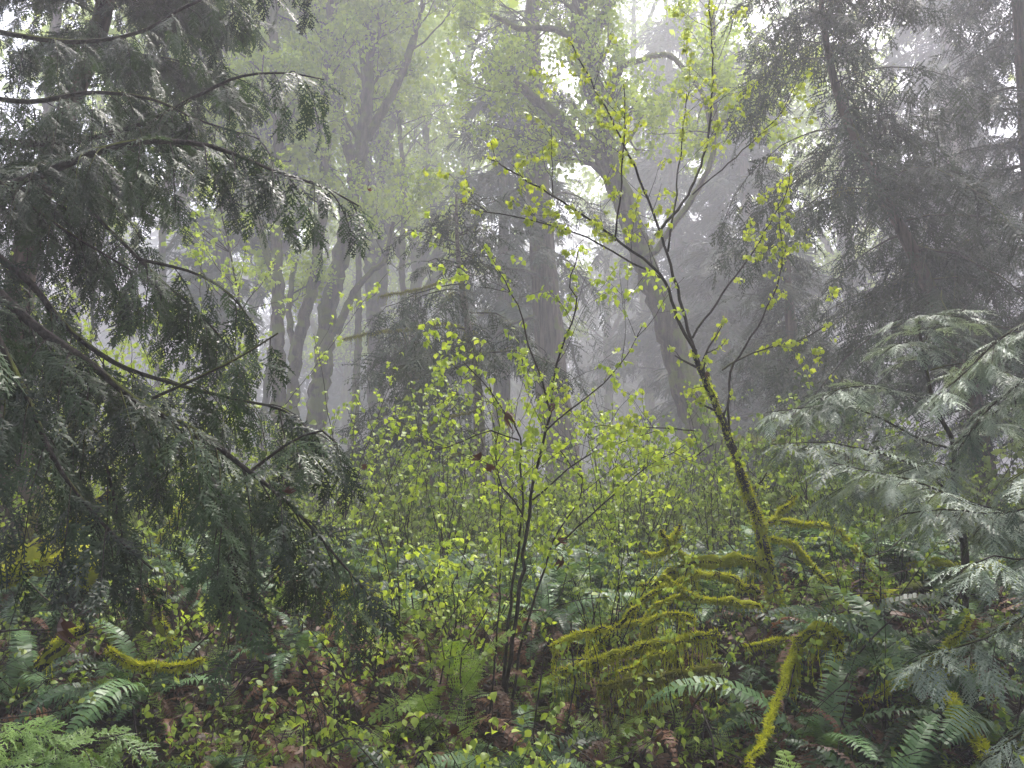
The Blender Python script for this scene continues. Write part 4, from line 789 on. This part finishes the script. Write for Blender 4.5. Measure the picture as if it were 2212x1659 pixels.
# ================================================================== FERNS
def fern_mesh(kind, seed):
    rs = np.random.RandomState(seed); A = Acc(); D = Acc()
    if kind == 'sword': nf = 17; tp = [frond_tpl(seed * 7 + i, 34, R_(95 + 22 * i), .105) for i in range(3)]
    elif kind == 'lady': nf = 10; tp = [frond_tpl(seed * 7 + i, 19, R_(55 + 20 * i), .17, 7) for i in range(3)]
    else: nf = 16; tp = [frond_tpl(seed * 7 + i, 26, R_(150 + 15 * i), .07, ragged=.3) for i in range(3)]
    az = np.arange(nf) * 2.4 + rs.randn(nf) * .25; k = rs.randint(0, 3, nf); S = rs.uniform(.38, 1.1, nf)
    for i in range(nf):
        c, s = math.cos(az[i]), math.sin(az[i]); tl = R_(rs.uniform(-34, 14))
        yv = np.array([-s * math.cos(tl), c * math.cos(tl), math.sin(tl)]); xv = np.array([c, s, 0]); zv = np.cross(xv, yv); ro = rs.uniform(-.5, .5); xv, zv = xv * math.cos(ro) + zv * math.sin(ro), zv * math.cos(ro) - xv * math.sin(ro)
        R = np.stack([xv, yv, zv], 1)[None]; roll = 1
        A.inst(tp[k[i]], R, S[i:i + 1], np.array([[.03 * rs.randn(), .03 * rs.randn(), 0]]), [rs.uniform(0, 1)])
    if kind == 'sword':
        td = frond_tpl(seed + 3, 26, R_(165), .07, ragged=.35)
        for i in range(6):
            a = rs.uniform(0, 6.28); c, s = math.cos(a), math.sin(a); R = np.stack([[c, s, 0], [-s * .95, c * .95, -.3], [.0, .0, 1]], 1)[None]
            D.inst(td, R, np.array([rs.uniform(.5, .85)]), np.array([[0, 0, .02]]), [rs.uniform(0, 1)])
    return A, D
MATF = {'sword': m_sword, 'lady': m_lady, 'dead': m_dead}
m_frd = leaf_mat('withered_fronds', (0.035, 0.018, 0.011), (0.20, 0.105, 0.06), 0.5, 0.2, 0.3, (1, .8, .6))
MATF['dead'] = m_frd
FERN = {}
for kd, nv in (('sword', 5), ('lady', 4), ('dead', 2)):
    for i in range(nv):
        A, D = fern_mesh(kd, i + 1); FERN[kd, i] = (A.mesh('fronds', MATF[kd]), D.mesh('dead_fronds', m_frd) if D.n else None)
CNT = [0]
def fern(kind, px, Y, size, label, dz=0.0):
    i = CNT[0]; CNT[0] += 1; rs = np.random.RandomState(900 + i)
    nv = {'sword': 5, 'lady': 4, 'dead': 2}[kind]; f, d = FERN[kind, i % nv]
    nm = {'sword': 'sword_fern', 'lady': 'lady_fern', 'dead': 'withered_fern'}[kind]
    gr = {'sword': 'dark sword ferns over the forest floor', 'lady': 'bright lady ferns among the sword ferns', 'dead': 'withered brown ferns'}[kind]
    r = thing(nm, label, 'fern', gp(px, Y, dz - .02), gr); r.rotation_euler = (rs.uniform(-.15, .25), rs.uniform(-.15, .15), rs.uniform(0, 6.28)); r.scale = [size * (1.3 if kind == 'sword' else 1.15)] * 3
    for me, n in ((f, 'fronds'), (d, 'dead_fronds')):
        if me: o = bpy.data.objects.new(n, me); COL.objects.link(o); o.parent = r
S_, L_, D_ = 'sword', 'lady', 'dead'
for a in [
    (S_, 480, 3.5, .62, 'glossy sword fern with drooping fronds left of the dead brown fern'), (S_, 300, 4.3, .6, 'sword fern behind the lower left mossy ridge root'),
    (S_, 130, 3.6, .6, 'pale shining sword fern near the left edge, below the mossy stub'), (S_, 30, 4.4, .6, 'sword fern at the left edge under the bright arching limb'),
    (S_, 650, 4.6, .55, 'sword fern with two long level fronds below the cedar bough tip'), (S_, 780, 4.9, .55, 'sword fern just right of the dark root hollow'),
    (S_, 900, 5.4, .6, 'sword fern between the root hollow and the hazel, upright clump'), (S_, 930, 3.25, .62, 'glossy arching sword fern at bottom centre, left of the hazel base'),
    (S_, 1190, 4.9, .62, 'silvery sword fern directly behind the hazel base'), (S_, 1120, 3.55, .45, 'small sword fern right at the hazel base'),
    (S_, 1560, 5.6, .6, 'sword fern beneath the arching mossy limbs'), (S_, 1760, 3.75, .75, 'big deep green sword fern below the yellow moss cushion'),
    (S_, 1800, 4.5, .72, 'upright sword fern with light fronds behind the yellow moss cushion'), (S_, 1930, 4.2, .75, 'broad sword fern in the middle of the right fern bank'),
    (S_, 2060, 4.4, .72, 'sword fern at the upper end of the right fern bank'), (S_, 2150, 3.8, .7, 'sword fern against the right edge of the bank'),
    (S_, 1900, 3.2, .55, 'sword fern low at right with one curled dark frond'), (S_, 1990, 3.5, .6, 'sword fern above the mossy stem of the bottom right corner'),
    (S_, 2120, 3.1, .5, 'sword fern in the bottom right corner shade'), (S_, 1590, 4.3, .45, 'small sword fern tucked right of the moss curtains'),
    (S_, 1960, 6.2, .7, 'misty sword fern behind the fallen mossy log'), (S_, 2120, 6.0, .7, 'dim sword fern in shade under the silvery cedar'),
    (S_, 560, 5.8, .6, 'sword fern under the middle of the cedar bough'), (S_, 430, 5.2, .6, 'sword fern behind the glossy drooping one at lower left'),
    (S_, 200, 5.6, .6, 'sword fern in the shade behind the lower left mossy stub'), (S_, 250, 3.2, .5, 'dark sword fern in the lower left hollow'),
    (S_, 330, 2.9, .42, 'sword fern low at the bottom left by the cedar seedling'), (S_, 620, 3.0, .5, 'sword fern with hanging fronds on the brown bank'),
    (S_, 1320, 6.3, .6, 'sword fern in front of the big centre trunk'), (S_, 1440, 5.5, .55, 'sword fern left of the mossy forked stub'),
    (L_, 1085, 5.3, .62, 'bright lady fern fan just behind the hazel stems'), (L_, 1260, 5.1, .55, 'bright lady fern right of the hazel stems'),
    (L_, 1000, 4.0, .50, 'lime lady fern clump left of the hazel base'), (L_, 880, 3.7, .45, 'low lime lady fern over the brown litter left of centre'),
    (L_, 790, 3.5, .42, 'low lady fern beside the withered brown fern'), (L_, 500, 2.55, .30, 'small bright lady fern at the bottom edge, left one of two'),
    (L_, 620, 2.55, .30, 'small bright lady fern at the bottom edge, right one of two'), (L_, 1190, 2.9, .42, 'lady fern at the bottom edge right of centre'),
    (L_, 1290, 2.9, .45, 'fresh green lady fern at the bottom beside the leaf litter'), (L_, 1830, 2.95, .5, 'tall lady fern at the bottom below the sword fern bank'),
    (L_, 1700, 3.1, .48, 'lady fern by the foot of the slanting mossy pole'), (L_, 1940, 2.8, .45, 'lady fern at the bottom right with long feathery fronds'),
    (L_, 1740, 4.7, .55, 'upright fresh fern against the vine maple base'), (L_, 1360, 4.0, .4, 'small lady fern under the moss curtains'),
    (L_, 1370, 7.2, .55, 'light fern in the mist near the leaning maple foot'), (L_, 2080, 2.9, .4, 'small lady fern beside the corner mossy stem'),
    (L_, 1330, 5.8, .5, 'light lady fern under the misty bushes right of the hazel'), (L_, 820, 5.6, .5, 'lady fern in front of the misty bushes left of centre'),
    (L_, 960, 5.0, .5, 'lime lady fern between the low budding bush and the hazel'), (L_, 1150, 4.3, .42, 'lime lady fern touching the right side of the hazel base'),
    (L_, 1500, 3.1, .4, 'lone lady fern in the brown leaf litter'), (L_, 720, 2.7, .35, 'fresh lady fern at the bottom edge under the brown bank'),
    (L_, 1060, 3.2, .42, 'bright lady fern at the bottom, directly below the hazel base'), (L_, 1620, 5.8, .5, 'fresh fern in the gap behind the vine maple base'),
    (D_, 1450, 4.6, .5, 'withered fern under the fringe of the arching mossy limbs'), (D_, 1050, 4.7, .5, 'withered fern stalks behind the hazel base'), (D_, 540, 4.0, .55, 'withered fern in front of the hanging cedar bough'),
    (D_, 1700, 5.6, .55, 'withered fern behind the foot of the vine maple'), (D_, 840, 3.2, .5, 'withered fern on the brown bank near the bottom'),
    (D_, 740, 3.45, .72, 'withered brown fern hanging over the bank left of centre'), (D_, 700, 4.2, .6, 'withered brown fern behind the hanging one'),
    (D_, 600, 3.2, .6, 'withered brown fern on the dark bank at lower left'), (D_, 390, 3.3, .5, 'dark withered fern in the lower left shade'),
    (D_, 880, 4.5, .5, 'withered fern stalks between the root hollow and lady ferns'), (D_, 1300, 4.5, .45, 'rusty withered fern right of the hazel')]:
    fern(*a)

# ================================================================== CAUGHT DEAD LEAVES
GD = 'dead maple leaves caught in the twigs'
def caught(px, py, Y, s, label, n=1, mat=None):
    rs = np.random.RandomState(int(px + py)); A = Acc(); p = at(px, py, Y)
    D = norm(rs.randn(n, 3) * .4 + np.array([0, -.2, -1])); A.inst(maple_tpl(1.9, int(px)), frames(D, rs.randn(n, 3) * .8 + [0, -1, 0]), np.array([[s * .75, s, s]] * n), p + rs.randn(n, 3) * .012 * (n > 1), rs.uniform(0, 1, n))
    tube(A, np.array([p, p + [.01, 0, .03], p + [.0, 0, .06]]), .0015, 3, .2)
    o = A.build('dead_leaf', mat or m_rust, None); tag(o, label, 'leaf', GD)
for a in [(1096, 885, 3.9, .085, 'rust red dead leaf caught high in the hazel, largest one'), (1196, 868, 3.9, .05, 'brown dead leaf at the fork of the main hazel stem'), (1040, 975, 3.8, .07, 'dark maroon curled leaf left of the hazel stems'),
          (1066, 1003, 3.8, .075, 'dark red curled leaf just below the maroon one'), (1206, 1160, 3.9, .06, 'brown leaf hanging low among hazel stems'), (1215, 1195, 3.9, .07, 'rust leaf just below the low hanging brown one'),
          (610, 1060, 3.2, .05, 'orange brown leaf lodged on the cedar bough'), (132, 1330, 3.3, .11, 'large dark dead leaf hanging at lower left'),
          (793, 408, 3.75, .03, 'tiny orange leaf on the tip of the level cedar bough'), (1525, 800, 4.9, .05, 'red brown leaf stuck in the vine maple fork'), (790, 1000, 5.5, .06, 'dark leaf hanging in the twigs left of centre'),
          (730, 1080, 5.5, .05, 'maroon leaf on a thin twig below the cedar bough end'), (1490, 1500, 3.5, .06, 'red brown leaf lying on sprigs by the moss curtains'), (985, 1560, 2.9, .055, 'brown leaf hanging at the bottom centre')]:
    caught(*a)

# ================================================================== STUFF: litter, twigs, undergrowth
def litter():
    rs = np.random.RandomState(51); A = Acc(); n = 15000
    y = 1.8 + 9 * rs.rand(n) ** 1.6; x = (rs.rand(n) * 2 - 1) * (y * .78 + .5); P = np.stack([x, y, ground(x, y) + .012 + .02 * rs.rand(n)], 1)
    D = norm(np.stack([rs.randn(n), rs.randn(n), rs.randn(n) * .35], 1)); N = np.array([0, 0, 1.]) + rs.randn(n, 3) * .55
    R = frames(D, N); k = rs.randint(0, 3, n); tp = [maple_tpl(-.5, 5), maple_tpl(.9, 6), maple_tpl(.4, 7)]; S = rs.uniform(.05, .12, n); t = rs.uniform(0, 1, n)
    for i in range(3): m = k == i; A.inst(tp[i], R[m], S[m], P[m], t[m])
    tag(A.build('leaf_litter', m_dead), 'brown fallen maple leaves covering the ground', 'leaf litter', kind='stuff')
    A = Acc(); n = 4500; y = 2 + 10 * rs.rand(n) ** 1.4; x = (rs.rand(n) * 2 - 1) * (y * .75 + .4)
    for i in range(n):
        p = np.array([x[i], y[i], ground(x[i], y[i]) + .03]); q = walk(p, (rs.randn(), rs.randn(), abs(rs.randn()) * .35), rs.uniform(.15, .8), 5, rs, .15, -.03); tube(A, q, rs.uniform(.0015, .006), 3, .5)
    tag(A.build('fallen_twigs', m_twig), 'thin fallen sticks and twigs strewn over the litter', 'twigs', kind='stuff')
litter()
def undergrowth():
    rs = np.random.RandomState(61)
    tf = [frond_tpl(70 + i, 24, R_(90 + 25 * i), .11) for i in range(3)]
    A = Acc(); n = 4300; y = 5.6 + 44 * rs.rand(n) ** 1.6; x = (rs.rand(n) * 2 - 1) * (y * .8 + 1)
    for i in range(3):
        m = np.repeat(np.arange(n)[i::3], 9); q = len(m); P = np.stack([x[m], y[m], ground(x[m], y[m])], 1); az = rs.uniform(0, 6.28, q); tl = rs.uniform(-.3, .3, q)
        Yv = np.stack([-np.sin(az) * np.cos(tl), np.cos(az) * np.cos(tl), np.sin(tl)], 1); Z = np.array([0, 0, 1.]) + 0 * Yv
        A.inst(tf[i], frames(Yv, Z), rs.uniform(.25, .75, q), P, rs.uniform(0, 1, q))
    tag(A.build('fern_undergrowth', m_sword), 'mass of distant ferns carpeting the ground beneath the trees', 'undergrowth', kind='stuff')
    A = Acc(); B = Acc(); n = 950; y = 7 + 36 * rs.rand(n) ** 1.5; x = (rs.rand(n) * 2 - 1) * (y * .8 + 1)
    P = []
    for i in range(n):
        p = np.array([x[i], y[i], float(ground(x[i], y[i]))]); h = rs.uniform(.5, 1.6)
        for _ in range(3):
            q = walk(p, (rs.randn() * .4, rs.randn() * .4, 1), h * rs.uniform(.6, 1.2), 5, rs, .14); tube(B, q, .004, 3, .5)
            P.append(q[2:])
    P = np.concatenate(P); m = len(P) * 3; P = np.repeat(P, 3, axis=0) + rs.randn(m, 3) * .14
    R = frames(rs.randn(m, 3), np.array([0, 0, 1.]) + rs.randn(m, 3) * .3); k = rs.randint(0, 4, m); t = rs.uniform(0, 1, m)
    for i in range(4): c = k == i; A.inst(CLH[i], R[c], rs.uniform(.9, 1.5, c.sum()), P[c], t[c])
    o = A.build('shrub_undergrowth', m_under); tag(o, 'mass of small leafed shrubs fading into the mist below the trees', 'undergrowth', kind='stuff')
    tag(B.build('undergrowth_stems', m_twig), 'tangle of thin stems in the misty understorey', 'stems', kind='stuff')
    # tangle of thin stems close by
    A = Acc(); L2 = []
    for i in range(1000):
        yy = 2.5 + 6.5 * rs.rand() ** 1.2; xx = rs.uniform(-1, 1) * (yy * .74 + .3); 
        if .75 < xx < 1.7 and yy < 3.6: continue
        q = walk((xx, yy, float(ground(xx, yy))), (rs.randn() * .6, rs.randn() * .5, 1), rs.uniform(.3, 1.5) * min(1, yy / 4.5), 7, rs, .16, -.05)
        tube(A, q, np.linspace(rs.uniform(.0015, .004), .001, 8), 3, .5); L2.append(q)
        for _ in range(3): c = q[rs.randint(2, 7)]; b = walk(c, rs.randn(3) * [1, 1, .4], rs.uniform(.1, .35), 4, rs, .15); tube(A, b, .001, 3, .5); L2.append(b)
    tag(A.build('tangled_stems', m_twig), 'tangle of thin dark stems over the near forest floor', 'stems', kind='stuff')
    A = Acc(); leaves_on(A, L2, HZ, .032, .11, rs, 2, .8, .012, .75); tag(A.build('sprig_leaves', m_shrub), 'small fresh leaves on the tangle of thin stems', 'leaves', kind='stuff')
    # low seedlings near
    A = Acc(); n = 2600; y = 2.2 + 8 * rs.rand(n) ** 1.3; x = (rs.rand(n) * 2 - 1) * (y * .75 + .4)
    keep = ~((x > .8) & (x < 2.2) & (y < 3.4)); x, y = x[keep], y[keep]; n = len(x)
    P = np.stack([x, y, ground(x, y) + rs.uniform(.02, .2, n)], 1); R = frames(rs.randn(n, 3) * [1, 1, .3], np.array([0, 0, 1.]) + rs.randn(n, 3) * .3); k = rs.randint(0, 4, n); t = rs.uniform(0, 1, n)
    for i in range(4): c = k == i; A.inst(CLH[i], R[c], rs.uniform(.25, .95, c.sum()), P[c], t[c])
    tag(A.build('ground_cover', m_under), 'small green seedlings and herbs scattered over the floor', 'ground cover', kind='stuff')
undergrowth()
def debris():
    rs = np.random.RandomState(66); tf = [frond_tpl(170 + i, 22, R_(150 + 10 * i), .06, ragged=.35) for i in range(3)]
    A = Acc(); n = 1500; y = 2.0 + 7.5 * rs.rand(n) ** 1.2; x = (rs.rand(n) * 2 - 1) * (y * .76 + .4); k = rs.randint(0, 3, n); P = np.stack([x, y, ground(x, y) + rs.uniform(.0, .12, n)], 1)
    D = np.stack([rs.randn(n), rs.randn(n), rs.uniform(-.6, .1, n)], 1); R = frames(D, np.array([0, 0, 1.]) + rs.randn(n, 3) * .35); S = rs.uniform(.2, .6, n); t = rs.uniform(0, 1.1, n)
    for i in range(3): m = k == i; A.inst(tf[i], R[m], S[m], P[m], t[m])
    tag(A.build('fern_debris', m_frd), 'old brown fern fronds lying matted over the litter', 'debris', kind='stuff')
    A = Acc(); tl = [frond_tpl(180 + i, 14, R_(60 + 25 * i), .2, 5) for i in range(3)]; n = 420; y = 2.6 + 6.5 * rs.rand(n); x = (rs.rand(n) * 2 - 1) * (y * .76 + .4)
    keep = ~((x > .75) & (x < 1.7) & (y < 3.6)); x, y = x[keep], y[keep]; n = len(x)
    m = np.repeat(np.arange(n), 5); q = len(m); az = rs.uniform(0, 6.28, q); k = rs.randint(0, 3, q); D = np.stack([-np.sin(az), np.cos(az), rs.uniform(-.3, .3, q)], 1); R = frames(D, np.array([0, 0, 1.]) + 0 * D); P = np.stack([x[m], y[m], ground(x[m], y[m])], 1); S = rs.uniform(.12, .34, q); t = rs.uniform(0, 1, q)
    for i in range(3): c = k == i; A.inst(tl[i], R[c], S[c], P[c], t[c])
    tag(A.build('fern_seedlings', m_lady), 'small soft ferns sprouting all over the near floor', 'ferns', kind='stuff')
debris()

# ================================================================== HAZE
def haze():
    m, nt, out = M_('haze'); pv = nt.nodes.new('ShaderNodeVolumePrincipled'); pv.inputs['Density'].default_value = HAZE_DENSITY; pv.inputs['Color'].default_value = (*HAZE_COLOR, 1)
    pv.inputs['Anisotropy'].default_value = 0.2
    nt.links.new(pv.outputs[0], out.inputs['Volume'])
    x, y0, y1, z0, z1 = 405, -40, 405, -4, 66
    V = np.array([(-x, y0, z0), (x, y0, z0), (x, y1, z0), (-x, y1, z0), (-x, y0, z1), (x, y0, z1), (x, y1, z1), (-x, y1, z1)])
    F = np.array([(0, 3, 2, 1), (4, 5, 6, 7), (0, 1, 5, 4), (1, 2, 6, 5), (2, 3, 7, 6), (3, 0, 4, 7)])
    A = Acc(); A.add(V, F); tag(A.build('haze', m), 'pale grey morning fog filling the forest', 'fog', kind='stuff')
haze()
